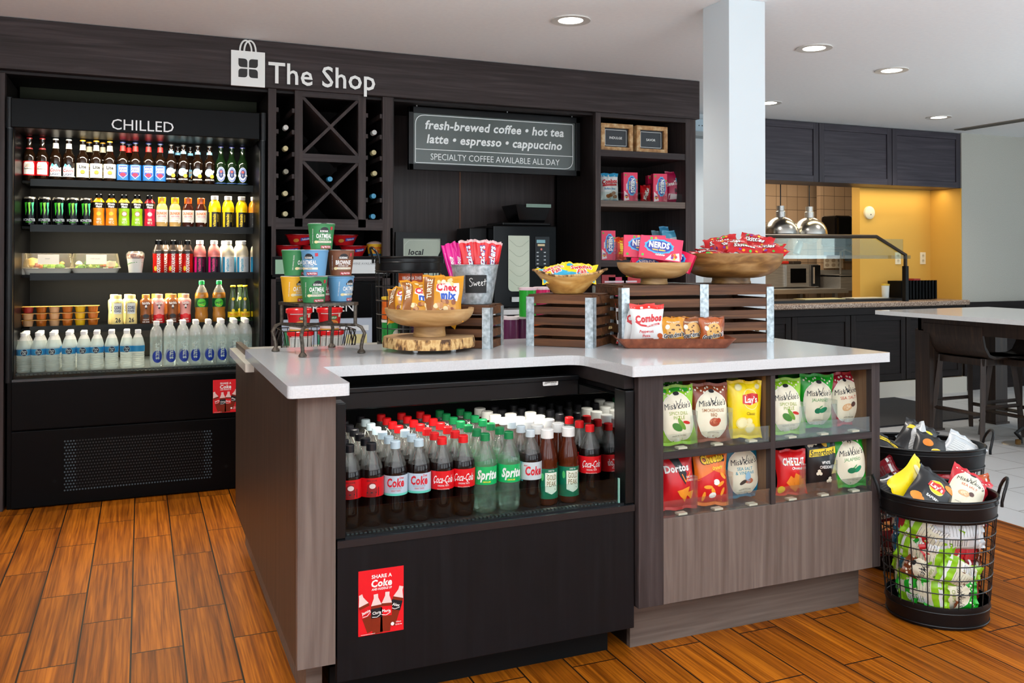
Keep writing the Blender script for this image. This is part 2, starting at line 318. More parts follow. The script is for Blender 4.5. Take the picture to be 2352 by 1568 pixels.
MB().box(4.5, 5.905, 1.255, 6.28, 5.911, 1.40, GLASS).build('upper_glass', t)
MB().box(4.5, 5.86, 1.225, 6.32, 5.99, 1.255, glassy('glass edge shelf', '#e8f0ee', .06, fk=.3)).build('glass_shelf', t)
BRU = noisemat('spun aluminium', [(.3, '#b9b7b2'), (.7, '#e8e5de')], (1, 1, 30), 5, 3, .22, 1)
lampk = None
def heatlamp():
    r = thing('heat_lamp', '', 'heat lamp'); pr = [(.158*cos(a), .155*sin(a)) for a in (pi/2*k/9 for k in range(10))]
    MB().lathe(pr[:-1]+[(.035, .158)], BRU, 32).build('shade', r); MB().lathe([(.158, -.012), (.161, -.006), (.158, .002)], BLK, 32).build('rim', r)
    MB().lathe([(.042, .15), (.042, .20), (.034, .205), (.034, .25), (.001, .252)], STEEL, 20).build('collar', r)
    MB().tube([(0, 0, .25), (0, 0, .45)], .005, BLK, 6).build('cord', r)
    MB().lathe([(.001, -.085), (.05, -.075), (.085, -.04), (.09, -.012)], glassy('lamp bulb glass', '#ffffff', .2, milk=.15), 20).build('bulb', r); return r
k = Kind(heatlamp())
k.put((5.246, 6.3, 1.445), 0, 'brushed dome heat lamp beside the white column', 'heat lamps'); k.put((5.569, 6.3, 1.445), 0, 'brushed dome heat lamp nearer the paper towel dispenser', 'heat lamps')
MB_ = MB().lathe([(.001, 0), (.032, 0), (.036, .10), (.02, .125), (.001, .126)], STEEL, 16); o = MB_.build('spot_lamp'); tag(o, 'small tilted steel spot lamp under the heat lamps', 'lamp'); o.location = (5.42, 6.3, 1.27); o.rotation_euler = (0, radians(22), 0)
t = thing('microwave_oven', 'steel microwave oven on the kitchen work table', 'microwave', (0, 0, 0))
MB().box(6.15, 7.62, .915, 6.86, 7.98, 1.165, STEEL).build('body', t); d = MB().box(6.40, 7.59, .925, 6.70, 7.62, 1.155, STEEL).build('door', t)
MB().box(6.45, 7.586, .965, 6.66, 7.59, 1.12, BLKG).build('window', d); MB().tube([(6.735, 7.55, .955), (6.735, 7.55, 1.135)], .010, STEEL).build('handle', d)
MB().box(6.76, 7.59, .925, 6.86, 7.62, 1.155, BLK).build('control_panel', t)
t = thing('work_table', 'long steel work table at the back of the kitchen', 'table', (0, 0, 0))
MB().box(4.2, 7.3, .86, 6.98, 7.98, .905, STEEL).build('tabletop', t); MB().box(4.2, 7.4, .25, 6.9, 7.95, .28, STEEL).build('undershelf', t)
for x in (4.3, 6.85):
    for y in (7.36, 7.9): MB().box(x-.02, y-.02, 0, x+.02, y+.02, .86, STEEL).build('leg', t)
t = thing('paper_towel_dispenser', 'steel and black paper towel dispenser on the tiled kitchen wall', 'dispenser', (0, 0, 0))
MB().box(7.0, 7.50, 1.36, 7.5, 7.735, 1.70, STEEL).build('housing', t, bevel=.02); MB().box(6.99, 7.48, 1.36, 7.22, 7.73, 1.70, BLKG).build('cover', t, bevel=.03); MB().ell(front(7.38, 7.497, 1.56), 0, 0, .06, .03, BLKG).build('window', t)
t = thing('hand_sink', 'steel hand sink with tall faucet on the tiled kitchen wall', 'sink', (0, 0, 0))
MB().box(6.93, 7.36, .88, 7.5, 7.38, 1.04, STEEL).box(6.93, 7.38, .88, 6.95, 7.735, 1.06, STEEL).box(6.93, 7.715, .88, 7.5, 7.735, 1.1, STEEL).box(6.95, 7.38, .89, 7.5, 7.7, .90, STEEL).box(6.93, 7.36, 1.03, 7.14, 7.735, 1.045, STEEL).build('basin', t)
MB().tube([(7.21, 7.66, .95), (7.21, 7.66, 1.30), (7.22, 7.6, 1.33), (7.24, 7.52, 1.30)], .012, STEEL).build('faucet', t); MB().tube([(7.06, 7.5, 1.0), (7.21, 7.5, 1.02), (7.36, 7.5, .99)], .010, STEEL).build('tap', t)
t = thing('soap_dispenser', 'blue grey soap dispenser above the hand sink', 'dispenser', (7.4, 7.66, 1.2)); MB().box(-.07, -.05, 0, .1, .06, .22, C('#6d7f8d')).build('body', t)
m = MB(); f = front(7.02, 7.715, 1.12); m.grid(f, 0, 0, .28, .13, C('#d8d0c0'), 0, 1, 1)
for k in range(3): m.ell(f, .05+.09*k, .085, .03, .02, C('#a89a88'), .001, 10); m.ell(f, .05+.09*k, .035, .03, .02, C('#a89a88'), .001, 10)
m.grid(f, 0, .13, .28, .18, C('#3d68a0'), .001, 1, 1); tag(m.build('wall_notice'), 'small hand washing notice with a blue heading above the hand sink', 'notice')
for x, c, lb in ((6.28, '#e2dfd6', 'white tub on top of the microwave'), (6.45, '#b8281e', 'red packet on top of the microwave'), (6.62, '#2e2620', 'dark packet on top of the microwave')):
    tag(MB().box(x-.06, 7.68, 1.166, x+.06, 7.82, 1.20, C(c)).build('food_packet', bevel=.01), lb, 'packet')
t = thing('smoke_detector', 'round white detector on the mustard wall', 'detector', (6.27, 6.3, 1.655), (pi/2, 0, 0))
MB().lathe([(.001, .03), (.045, .028), (.06, .018), (.062, 0)], C('#ece4c8'), 24).build('case', t); m = MB().ell(lambda u, v, o=0: (u, v, .0295+o), 0, -.018, .006, .006, INK); m.build('button', t)
def outlet(x, y, z, lb):
    t = thing('wall_outlet', lb, 'outlet', (x, y, z)); MB().box(-.035, -.006, -.057, .035, 0, .057, C('#efe3c4')).build('plate', t, bevel=.002)
    m = MB(); f = front(0, -.0065, 0)
    for v in (.024, -.024): m.ell(f, 0, v, .016, .018, C('#d9cba6'), .0006, 14); m.grid(f, -.008, v-.004, -.005, v+.008, INK, .0014, 1, 1); m.grid(f, .005, v-.004, .008, v+.008, INK, .0014, 1, 1)
    m.build('socket', t)
outlet(6.949, 6.3, 1.23, 'white double outlet on the mustard wall above the black bin'); outlet(6.63, 6.3, 1.23, 'white wall plate just behind the sneeze guard post')
t = thing('ribbed_bin', 'black ribbed organiser bin at the end of the granite counter', 'bin', (0, 0, 0)); MB().box(6.44, 6.08, .848, 6.86, 6.24, 1.02, BLKM).build('body', t)
m = MB(); [m.box(6.45+.04*k, 6.065, .85, 6.47+.04*k, 6.08, 1.025, BLKG) for k in range(11)]; m.build('ribs', t); MB().box(6.62, 6.1, 1.02, 6.70, 6.2, 1.04, C('#a03028')).build('packets', t)
t = thing('condiment_cup', 'white cup with a yellow lid behind the sneeze guard post', 'cup', (6.33, 6.16, .868)); MB().lathe([(.001, 0), (.03, 0), (.035, .11)], WHT, 16).build('cup', t); MB().lathe([(.037, .11), (.037, .125), (.001, .127)], C('#e0b83a'), 16).build('lid', t)
area('kitchen_tube', (5.6, 7.1, 2.36), (0, 0, 0), 2.2, .5, 42, (1, .86, .66)); area('cabinet_strip', (6.2, 6.15, 1.88), (0, 0, 0), 1.6, .06, 5, (1, .82, .5))
# ================================================================ bar table, stools, mat, floor box
TW = wood('espresso wood', '#251c18', '#33261f', '#473428', 'z')
t = thing('bar_table', 'high table with a white quartz top and dark wooden legs', 'table', (0, 0, 0))
MB().prism(rounded([(4.93, 2.3), (6.09, 2.3), (6.09, 4.90), (4.93, 4.90)], .01), .82, .85, QTZ).build('tabletop', t, bevel=.003)
MB().box(5.17, 2.5, .71, 5.95, 2.53, .818, TW).box(5.17, 4.70, .71, 5.95, 4.73, .818, TW).box(5.17, 2.5, .71, 5.2, 4.73, .818, TW).box(5.92, 2.5, .71, 5.95, 4.73, .818, TW).build('apron', t)
for x in (5.17, 5.83):
    for y in (2.52, 4.63): MB().box(x, y, .015, x+.125, y+.125, .72, TW).box(x-.01, y-.01, 0, x+.135, y+.135, .015, TW).build('leg', t)
def stool():
    r = thing('bar_stool', '', 'bar stool'); sh = MB(); prof = [(-.035, .765), (-.03, .70), (-.01, .62), (.03, .565), (.09, .545), (.40, .545)]
    q = [(x, y, z) for y in (-.24, .24) for x, z in prof]+[(x+.012, y, z+.016) for y in (-.24, .24) for x, z in prof]; n = len(prof)
    fs = [(i, i+1, n+i+1, n+i) for i in range(n-1)]+[(2*n+i, 3*n+i, 3*n+i+1, 2*n+i+1) for i in range(n-1)]+[(i, 2*n+i, 2*n+i+1, i+1) for i in range(n-1)]+[(n+i, n+i+1, 3*n+i+1, 3*n+i) for i in range(n-1)]+[(0, n, 3*n, 2*n), (n-1, 3*n-1, 4*n-1, 2*n-1)][0:1]
    sh.add(q, fs, TW, True); sh.build('seat_shell', r)
    for x0, x1 in ((.06, .0), (.34, .40)):
        for y0, y1 in ((-.17, -.21), (.17, .21)): MB().tube([(x1, y1, 0), (x0, y0, .545)], [.020, .024], TW, 4).build('leg', r)
    for a, b in (((.02, -.2, .17), (.02, .2, .17)), ((.385, -.2, .17), (.385, .2, .17)), ((.02, -.2, .22), (.385, -.2, .22)), ((.02, .2, .22), (.385, .2, .22))): MB().tube([a, b], .013, TW, 4).build('stretcher', r)
    MB().box(.04, -.19, .50, .37, .19, .545, TW).build('seat_frame', r); return r
k = Kind(stool()); k.put((5.20, 4.44, 0), 0, 'dark wooden bar stool tucked under the far end of the white table', 'bar stools'); k.put((5.20, 3.62, 0), 0, 'dark wooden bar stool under the near part of the white table', 'bar stools')
k.put((5.80, 4.2, 0), pi, 'dark wooden bar stool on the far side of the white table', 'bar stools')
tag(MB().box(4.55, 4.86, 0, 6.1, 5.84, .012, noisemat('black mat pile', [(.3, '#131316'), (.7, '#26262a')], (1, 1, 1), 300, 2, .9)).build('floor_mat'), 'black rubber mat on the grey tiles before the pass-through', 'mat')
t = thing('floor_outlet', 'round floor outlet with black plugs on the grey tiles', 'floor outlet', (5.35, 4.08, 0)); MB().lathe([(.001, .006), (.09, .006), (.1, 0)], STEEL, 24).build('plate', t)
MB().tube([(.02, 0, .006), (.02, 0, .04), (.0, .02, .07), (.1, .05, .09), (.4, .1, .02)], .012, BLK).build('plug_cable', t); MB().lathe([(.001, .04), (.018, .035), (.018, .006)], mat('amber plug', '#6b4a12', .2), 12, -.03, -.02).build('plug', t)
# ================================================================ shop wall
YF = 4.90
tag(MB().box(-2.6, 4.88, 2.146, 3.40, 4.93, CEIL-.003, DWX).box(-2.6, 4.93, 2.13, 3.38, 5.0, 2.146, DKX).box(-2.6, 4.93, 2.147, 3.38, 5.69, 2.17, DKX).build('fascia_board', bevel=.002), 'dark wood fascia board carrying the white shop sign', 'fascia')
SIGNW = mat('sign white', '#e9ebe8', .4); SIGNS = mat('sign side', '#15120f', .5)
t = thing('shop_sign', 'white shopping bag emblem with raised letters reading The Shop on the fascia', 'sign', (0, 0, 0))
def extrude(mb, f, pts, d, m, side):
    n = len(pts); a = [f(u, v, d) for u, v in pts]; b = [f(u, v, 0) for u, v in pts]
    mb.add(a, [tuple(range(n))], m); mb.add(a+b, [(i, n+i, n+(i+1) % n, (i+1) % n) for i in range(n)], side); return mb
f = front(.436, 4.88, 2.143); m = MB(); W, Hh = .174, .187
# square bag face with four leaf shaped windows
xs = [0, .036, .136, W]; m.box(.436, 4.866, 2.143, .610, 4.876, 2.33, SIGNW)
m.box(.438, 4.876, 2.145, .608, 4.88, 2.328, SIGNS)
for sx in (-1, 1):
    for sy in (-1, 1):
        a, g = .046, .004; cu, cv = .087, .096; x0, x1 = cu+sx*g, cu+sx*(g+a); y0, y1 = cv+sy*g, cv+sy*(g+a)
        rr = .018; p = rounded([(x0, y0), (x1, y0), (x1, y1), (x0, y1)], [.001, rr, .001, rr]); m.poly(f, p, SIGNS, .0145, 2)
m.build('bag_emblem', t)
m = MB()
for du in (.0, .022): m.tube([f(.045+du+.03-.03*cos(a), .187+.058*sin(a), .008) for a in (pi*k/14 for k in range(15))], .0048, SIGNW, 8)
m.build('bag_handle', t)
def raised(name, par, f, txt, u, v, size, d, fit, bold=.012, ma=SIGNW, mb_=SIGNS):
    m = MB(); m.text(f, txt, u, v, size, mb_, .001, bold+.01, fit=fit, al='l')
    for k in range(1, 4): m.text(f, txt, u, v, size, mb_, d*k/4, bold+.006, fit=fit, al='l')
    m.text(f, txt, u, v, size, ma, d, bold, fit=fit, al='l'); return m.build(name, par)
raised('lettering', t, front(.628, 4.88, 2.231), 'The Shop', 0, 0, .117, .012, .585)
# ---- chilled display case
CB = mat('cooler black enamel', '#050506', .3, spec=.1); CBM = mat('cooler black liner', '#060707', .5, spec=.12)
tag(MB().box(-2.6, YF, 0, -.612, 4.95, 2.13, DWZ).box(-.618, 4.95, 0, -.612, 5.69, 2.13, DKZ).build('side_panel', bevel=.002), 'dark wood panel on the wall left of the chilled case', 'panel')
tag(MB().box(-.60, 5.36, 1.95, .625, 5.40, 2.145, OLIVE).build('alcove_lining'), 'dark olive lining of the alcove above the chilled case', 'panel')
t = thing('chilled_case', 'tall black open chilled drinks case lettered CHILLED', 'drinks case', (0, 0, 0))
m = MB().box(-.60, 4.93, 0, -.572, 5.66, 2.0, CB).box(.59, 4.93, 0, .618, 5.66, 2.0, CB).box(-.60, 5.62, 0, .618, 5.66, 2.0, CBM).box(-.572, 4.95, 0, .59, 5.62, .3, CBM).build('body', t)
m = MB().box(-.572, 5.60, .66, .59, 5.62, 1.95, CBM); f = front(0, 5.5995, 0)
for r in range(6):
    for k in range(24): m.grid(f, -.56+.049*k, .72+.2*r+.05*(k % 2), -.553+.049*k, .79+.2*r+.05*(k % 2), BLKM, .0006, 1, 1)
m.build('slotted_back', t)
cn = MB().box(-.585, 4.88, 1.863, .585, 5.2, 2.008, CB).box(-.572, 4.95, 1.872, .59, 5.6, 1.885, mat('mirror steel ceiling', '#4a4c4e', .08, .9)).build('canopy', t, bevel=.004)
m = MB().text(front(0, 4.88, 1.906), 'CHILLED', .007, 0, .056, mat('lit letter white', '#f4f6f6', .5), .001, .0, fit=.348); m.build('lettering', cn)
for x in (-.592, .604): q = MB().lathe([(.018, 0), (.018, 1.24)], BLK, 14, x, 4.915, .62).build('corner_post', t); MB().lathe([(.018, 0), (.018, .15)], BLK, 14, x, 4.9, 1.86).build('post_cap', q); MB().lathe([(.0135, 0), (.0135, .03)], STEEL, 14, x, 4.914, 1.835).build('steel_collar', q)
STRIP = mat('warm shelf lamp', '#ffe7b0', .5, 0, 5)
SHZ = [(1.641, 5.20), (1.403, 5.20), (1.149, 5.20), (.872, 5.20)]
for z, y in SHZ:
    s_ = MB().box(-.57, y+.004, z-.022, .588, 5.6, z-.010, CBM).build('shelf', t); MB().box(-.532, y-.004, z-.037, .588, y+.004, z, mat('shelf ticket rail', '#0a0d0e', .3, spec=.18)).build('ticket_rail', s_)
    MB().box(-.5, y+.012, z-.030, .56, y+.022, z-.023, STRIP).build('lamp_strip', s_)
    area('shelf_lamp', (0.02, y+.06, z-.03), (radians(14), 0, 0), 1.06, .03, 13, (1, .87, .64))
area('canopy_lamp', (0.02, 5.06, 1.86), (radians(18), 0, 0), 1.06, .03, 13, (1, .90, .72))
MB().box(-.572, 4.985, .30, .59, 5.6, .655, mat('deck grey', '#3a3d40', .3)).build('deck', t)
MB().box(-.572, 4.93, .30, .59, 4.985, .648, CBM).build('front_ledge', t)
m = MB(); m.box(-.58, 4.905, .622, .6, 4.93, .634, mat('dark steel edge', '#4a4d50', .25, .8))
for k in range(60): m.box(-.56+.019*k, 4.935, .648, -.549+.019*k, 4.948, .653, mat('louvre', '#33373a', .3))
m.build('air_louvre', t)
MB().box(-.571, 4.915, .634, .59, 4.92, .822, glassy('front glass', '#eff6f4', .002, fk=.2)).build('front_glass', t)
MB().box(-.58, 4.90, .386, .602, 4.93, .62, CB).build('bumper_panel', t, bevel=.004); MB().box(-.58, 4.905, .006, .602, 4.93, .38, CB).build('kick_panel', t, bevel=.003)
m = MB(); f = front(0, 4.9045, 0); HOLE = mat('grille hole', '#0b0c0d', .6); HB = mat('grille hole painted lit', '#3c4a52', .4)  # HB holes carry painted light, a bluish grey for holes that catch it
for j in range(17):
    for i in range(52):
        u = -.345+.0134*i+.0067*(j % 2); v = .075+.0152*j
        edge = i < 4 or i > 48; m.poly(f, [(u+.0045*cos(a), v+.0045*sin(a)) for a in (pi*k/3 for k in range(6))], HB if edge else (HOLE if j > 0 else HB), .0008, 1)
m.build('perforated_grille', t)
m = MB(); m.ell(f, -.39, .125, .009, .009, BLKM, .0008, 12); m.ell(f, .42, .125, .009, .009, BLKM, .0008, 12); m.build('screw_cap', t)
# ---- wine rack unit
def xface(mb, x0, x1, z0, z1, y0, y1, w, m):
    for s in (1, -1):
        a = Vector((x0, y0, z0 if s > 0 else z1)); b = Vector((x1, y0, z1 if s > 0 else z0)); d = (b-a); c = (a+b)/2+Vector((0, (y1-y0)/2+(.002 if s < 0 else 0), 0)); L = d.length/2; d.normalize(); n = Vector((-d.z, 0, d.x))
        mb.obb(c, d*L, Vector((0, (y1-y0)/2, 0)), n*w/2, m)
t = thing('wine_rack', 'dark wood wine rack with two X compartments and notched side columns', 'wine rack', (0, 0, 0))
m = MB(); Yb = 5.55
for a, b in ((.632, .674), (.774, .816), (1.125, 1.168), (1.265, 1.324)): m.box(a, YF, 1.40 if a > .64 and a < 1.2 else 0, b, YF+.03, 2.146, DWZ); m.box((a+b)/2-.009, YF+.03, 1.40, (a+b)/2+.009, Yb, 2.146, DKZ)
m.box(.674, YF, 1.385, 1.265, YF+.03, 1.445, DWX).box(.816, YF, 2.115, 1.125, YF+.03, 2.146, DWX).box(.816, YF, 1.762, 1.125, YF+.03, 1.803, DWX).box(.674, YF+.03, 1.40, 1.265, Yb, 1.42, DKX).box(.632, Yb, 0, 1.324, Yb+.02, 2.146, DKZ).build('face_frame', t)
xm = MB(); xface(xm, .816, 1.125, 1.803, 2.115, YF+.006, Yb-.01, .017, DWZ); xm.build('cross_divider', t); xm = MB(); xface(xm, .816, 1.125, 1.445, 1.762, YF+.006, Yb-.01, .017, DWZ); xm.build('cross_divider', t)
for a, b in ((.674, .774), (1.168, 1.265)):
    m = MB()
    for y in (253.5, 303, 354, 404.6, 454.4, 504):
        z = P(655, y, Y=YF+.02).z
        m.box(a, YF+.01, z-.012, a+.014, Yb, z+.012, DWZ).box(b-.014, YF+.01, z-.012, b, Yb, z+.012, DWZ)
    m.build('bottle_pegs', t)
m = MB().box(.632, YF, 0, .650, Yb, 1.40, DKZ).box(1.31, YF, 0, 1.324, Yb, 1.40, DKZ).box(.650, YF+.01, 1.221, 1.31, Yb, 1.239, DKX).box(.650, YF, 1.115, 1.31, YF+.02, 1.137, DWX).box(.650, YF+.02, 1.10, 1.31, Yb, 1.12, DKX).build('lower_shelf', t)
def wine():
    r = thing('wine_bottle', '', 'wine bottle'); g = mat('dark bottle glass', '#07100a', .08)
    MB().lathe([(.001, .30), (.036, .298), (.037, .29), (.037, .12), (.03, .09), (.0155, .06), (.0145, .02)], g, 18).build('glass', r); return r
def winekind(c):
    r = wine(); MB().lathe([(.015, .06), (.0152, .002), (.0135, -.002), (.001, -.002)], C(c, .35), 18).build('capsule', r); return Kind(r)
WK = {'#e8e6e0': winekind('#e8e6e0'), '#d9c891': winekind('#d9c891'), '#8f8871': winekind('#8f8871'), '#3fa3cf': winekind('#3fa3cf')}
RW = 'wine bottles in the rack'
for (px, py, c, lb) in ((656.6, 292.6, '#e8e6e0', 'white-capped wine bottle topmost in the left peg column'), (656, 340.6, '#d9c891', 'gold-capped wine bottle second from top in the left peg column'), (657, 393.7, '#8f8871', 'dull grey-capped wine bottle in the middle of the left peg column'),
        (655.4, 444, '#d9c891', 'gold-capped wine bottle fourth from top in the left peg column'), (655.4, 491, '#d9c891', 'gold-capped wine bottle lowest in the left peg column'), (860, 304, '#e8e6e0', 'white-capped wine bottle topmost in the right peg column'),
        (859, 350, '#d9c891', 'gold-capped wine bottle second from top in the right peg column'), (860.7, 398, '#d9c891', 'gold-capped wine bottle in the middle of the right peg column'), (858.4, 450, '#3fa3cf', 'blue-capped wine bottle second lowest in the right peg column'),
        (857, 497, '#3fa3cf', 'blue-capped wine bottle lowest in the right peg column'), (758, 411, '#3fa3cf', 'blue-capped wine bottle lying in the lower X compartment')):
    p = P(px, py, Y=4.97); WK[c].put(p, (-pi/2, 0, 0), lb, RW)
# place cards under the wine rack
t = thing('wine_menu_holder', 'black strip under the wine rack holding two printed cards', 'sign', (0, 0, 0)); MB().box(.655, YF-.006, 1.125, 1.305, YF+.008, 1.235, BLKM).build('holder', t)
f = front(.66, YF-.007, 1.13); m = MB().grid(f, .01, .012, .16, .09, C('#8fb79a'), .001, 1, 1); m.build('green_card', t); m = MB().grid(f, .36, .012, .63, .09, C('#d9e0e2'), .001, 1, 1).text(f, 'WINE AVAILABILITY', .51, .068, .013, C('#8a9094'), .002, fit=.22); m.build('white_card', t)
# ---- freezer under the wine rack
t = thing('glass_door_freezer', 'black glass door freezer lettered FROZEN under the wine rack', 'freezer', (0, 0, 0))
MB().box(.652, 4.935, 0, 1.305, 4.95, 1.098, BLKM).box(.652, 4.95, .06, .70, 5.5, 1.09, CB).box(1.25, 4.95, .06, 1.305, 5.5, 1.09, CB).box(.7, 5.48, .06, 1.25, 5.5, 1.09, CBM).box(.7, 4.95, .9, 1.25, 5.48, 1.09, CBM).build('body', t)
MB().box(.666, 4.915, .10, .708, 4.934, 1.085, CB).box(1.21, 4.915, .10, 1.256, 4.934, 1.085, CB).box(.708, 4.915, .892, 1.21, 4.934, 1.085, CB).box(.708, 4.915, .10, 1.21, 4.934, .16, CB).build('door_frame', t, bevel=.003)
m = MB().text(front(0, 4.914, .956), 'FROZEN', .972, 0, .052, mat('lit letter white', '#f4f6f6'), .001, 0, fit=.325); m.build('lettering', t)
m = MB().box(.708, 4.92, .16, 1.21, 4.934, .892, mat('painted lit interior', '#b9c6d6', .2)); f = front(0, 4.92, 0)  # opaque pane, the lit freezer interior is painted into its pale colour
for k, (x, z, w, h, c) in enumerate(((1.06, .70, .12, .10, '#dcd49a'), (1.07, .58, .11, .09, '#e8e8e0'), (.72, .72, .08, .11, '#3a8a5c'), (.9, .70, .06, .12, '#3f9a78'), (1.03, .82, .16, .03, '#e9f0f4'), (.80, .55, .10, .1, '#8a5a3a'))): m.grid(f, x, z, x+w, z+h, C(c), .001, 1, 1)
m.build('glass', t)
# ---- coffee niche
NICHE = wood('niche panel veneer', '#2b2322', '#362c2a', '#43383a', 'z', .8)
tag(MB().box(1.324, 5.50, .92, 2.633, 5.52, 2.146, NICHE).box(1.324, 4.90, .92, 1.33, 5.5, 2.146, DKZ).box(1.936, 5.496, .92, 1.946, 5.5, 2.146, mat('copper brown joint', '#6a4028', .5)).build('niche_panel'), 'dark veneered panels at the back of the coffee niche', 'panel')
t = thing('coffee_counter', 'dark cabinet and white worktop under the coffee machine', 'counter', (0, 0, 0)); MB().box(1.33, 4.98, 0, 2.63, 5.49, .885, DKZ).build('cabinet', t); MB().box(1.33, 4.94, .885, 2.63, 5.5, .915, QTZ).build('worktop', t)
t = thing('coffee_menu_sign', 'hanging grey coffee menu sign in a black frame', 'sign', (0, 0, 0)); SG = mat('sign slate', '#59615f', .22); y = 5.05
x0, x1, z0, z1 = 1.462, 2.603, 1.755, 2.131
MB().box(x0, y, z0, x1, y+.03, z0+.036, BLK).box(x0, y, z1-.036, x1, y+.03, z1, BLK).box(x0, y, z0, x0+.03, y+.03, z1, BLK).box(x1-.03, y, z0, x1, y+.03, z1, BLK).box(x0, y+.02, z0, x1, y+.03, z1, BLKM).build('frame', t, bevel=.002)
f = front((x0+x1)/2, y+.018, (z0+z1)/2); m = MB(); TX = mat('sign lettering', '#eef2f1', .5)
m.grid(f, -.545, -.155, .545, .155, SG, 0, 2, 2)
w, h, r = .525, .143, .06; ring = rounded([(-w, -h), (w, -h), (w, h), (-w, h)], [.004, r, .004, r]); m.line(f, ring+ring[:1], .004, TX); m.line(f, [(-w, -.062), (w, -.062)], .004, TX)
m.text(f, 'fresh-brewed coffee • hot tea', .0, .088, .053, TX, .001, .028, .17, fit=.94); m.text(f, 'latte • espresso • cappuccino', .0, .004, .053, TX, .001, .028, .17, fit=.90); m.text(f, 'SPECIALTY COFFEE AVAILABLE ALL DAY', 0, -.103, .040, TX, .001, -.004, fit=.86); m.build('sign_face', t)
for x in (1.515, 2.10, 2.55): MB().tube([(x, y+.015, z1), (x, y+.015, 2.146)], .004, STEEL, 6).build('chain', t)
t = thing('local_delights_sign', 'black framed pale sign standing in the coffee niche', 'sign', (0, 0, 0)); y = 5.3
MB().box(1.451, y, .917, 1.50, y+.025, 1.39, BLK).box(1.745, y, .917, 1.785, y+.025, 1.385, BLK).box(1.5, y, 1.352, 1.745, y+.025, 1.388, BLK).box(1.5, y, .917, 1.745, y+.025, .96, BLK).build('frame', t)
f = front(1.62, y+.012, 1.25); m = MB().grid(f, -.125, -.3, .13, .105, C('#b9c4b4'), 0, 1, 1).line(f, [(-.11, -.2), (-.11, .06), (-.08, .09), (.115, .09), (.115, -.2)], .002, C('#dfe6da')).text(f, 'local', -.035, .018, .036, INK, .001, .03, .17).text(f, 'DELIGHTS', -.005, -.045, .03, C('#5a6058'), .001, -.01, fit=.15); m.build('sign_face', t)
t = thing('coffee_machine', 'black coffee machine with a pale panel and bean hopper', 'coffee machine', (0, 0, 0)); y = 5.08
MB().box(2.02, y+.02, .917, 2.46, 5.45, 1.435, BLKG).box(2.09, y+.04, 1.435, 2.43, 5.4, 1.455, BLK).box(1.90, 5.2, .917, 2.02, 5.45, 1.42, BLK).build('body', t, bevel=.008)
f = front(2.06, y+.02, 0); m = MB(); PN = noisemat('pale green panel', [(.3, '#b9c5b2'), (.7, '#cdd6c4')], (1, 1, 1), 3, 2, .3); m.poly(f, rounded([(.06, 1.02), (.205, 1.02), (.205, 1.37), (.06, 1.37)], [.03, .002, .002, .002]), PN, .004, 2)
for k in range(5): m.line(f, [(.065, 1.345-.062*k), (.115, 1.305-.062*k), (.135, 1.30-.062*k), (.155, 1.305-.062*k), (.2, 1.34-.062*k)], .003, C('#9aa894'), .0048)
m.text(f, 'BUNN', .15, 1.04, .014, C('#9aa894'), .005, .01); m.build('front_panel', t)
m = MB(); m.grid(f, .245, 1.18, .345, 1.365, mat('keypad black', '#15181c', .15), .003, 1, 1).grid(f, .255, 1.325, .315, 1.345, C('#7fb4bf'), .004, 1, 1).grid(f, .262, 1.305, .312, 1.318, C('#d8c9a0'), .004, 1, 1).ell(f, .288, 1.285, .007, .007, C('#d87a70'), .004, 12)
for k in range(5):
    for q in (.262, .312): m.grid(f, q-.007, 1.262-.024*k, q+.007, 1.268-.024*k, C('#c8d0d4'), .004, 1, 1)
m.text(f, 'crescendo', .285, 1.135, .012, C('#c8d0d4'), .004, fit=.07); m.build('control_panel', t)
MB().box(2.14, y+.005, .955, 2.23, y+.02, .985, STEEL).build('spout', t)
pr = [(2.19, 5.14), (2.44, 5.14), (2.44, 5.38), (2.19, 5.38)]; q = [(2.23, 5.17), (2.40, 5.17), (2.40, 5.35), (2.23, 5.35)]
m = MB().add([(a, b, 1.455) for a, b in q]+[(a, b, 1.57) for a, b in pr], [(0, 1, 5, 4), (1, 2, 6, 5), (2, 3, 7, 6), (3, 0, 4, 7), (4, 5, 6, 7)], BLKG); m.box(2.26, 5.135, 1.553, 2.435, 5.139, 1.575, mat('hopper lid reflection', '#8fa08f', .05, .8)); m.build('bean_hopper', t)
# ---- candy shelf tower
t = thing('shelf_tower', 'dark wood shelf tower stocked with candy right of the coffee niche', 'shelving', (0, 0, 0))
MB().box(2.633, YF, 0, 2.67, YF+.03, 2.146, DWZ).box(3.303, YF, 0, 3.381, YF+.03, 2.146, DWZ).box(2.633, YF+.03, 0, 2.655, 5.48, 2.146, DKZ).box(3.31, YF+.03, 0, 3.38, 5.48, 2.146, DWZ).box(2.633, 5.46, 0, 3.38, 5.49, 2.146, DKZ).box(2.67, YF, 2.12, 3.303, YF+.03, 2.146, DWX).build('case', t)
TZ = [1.914, 1.595, 1.214, .905]
for i, z in enumerate(TZ): MB().box(2.656, YF+.004, z-.04, 3.308, 5.46, z, (DWX, ISX, DWX, DWX)[i]).build('shelf', t)
for z in TZ[1:3]:
    g = thing('acrylic_divider', 'clear acrylic rail along the front of the %s candy shelf' % ('middle' if z > 1.5 else 'lower'), 'shelf divider', (0, 0, 0)); MB().box(2.675, 4.915, z+.001, 3.29, 4.918, z+.055, CLEAR).build('front_rail', g)
    for x in (2.80, 2.95, 3.06, 3.17): MB().box(x, 4.92, z+.001, x+.003, 5.3, z+.12, CLEAR).build('divider', g)
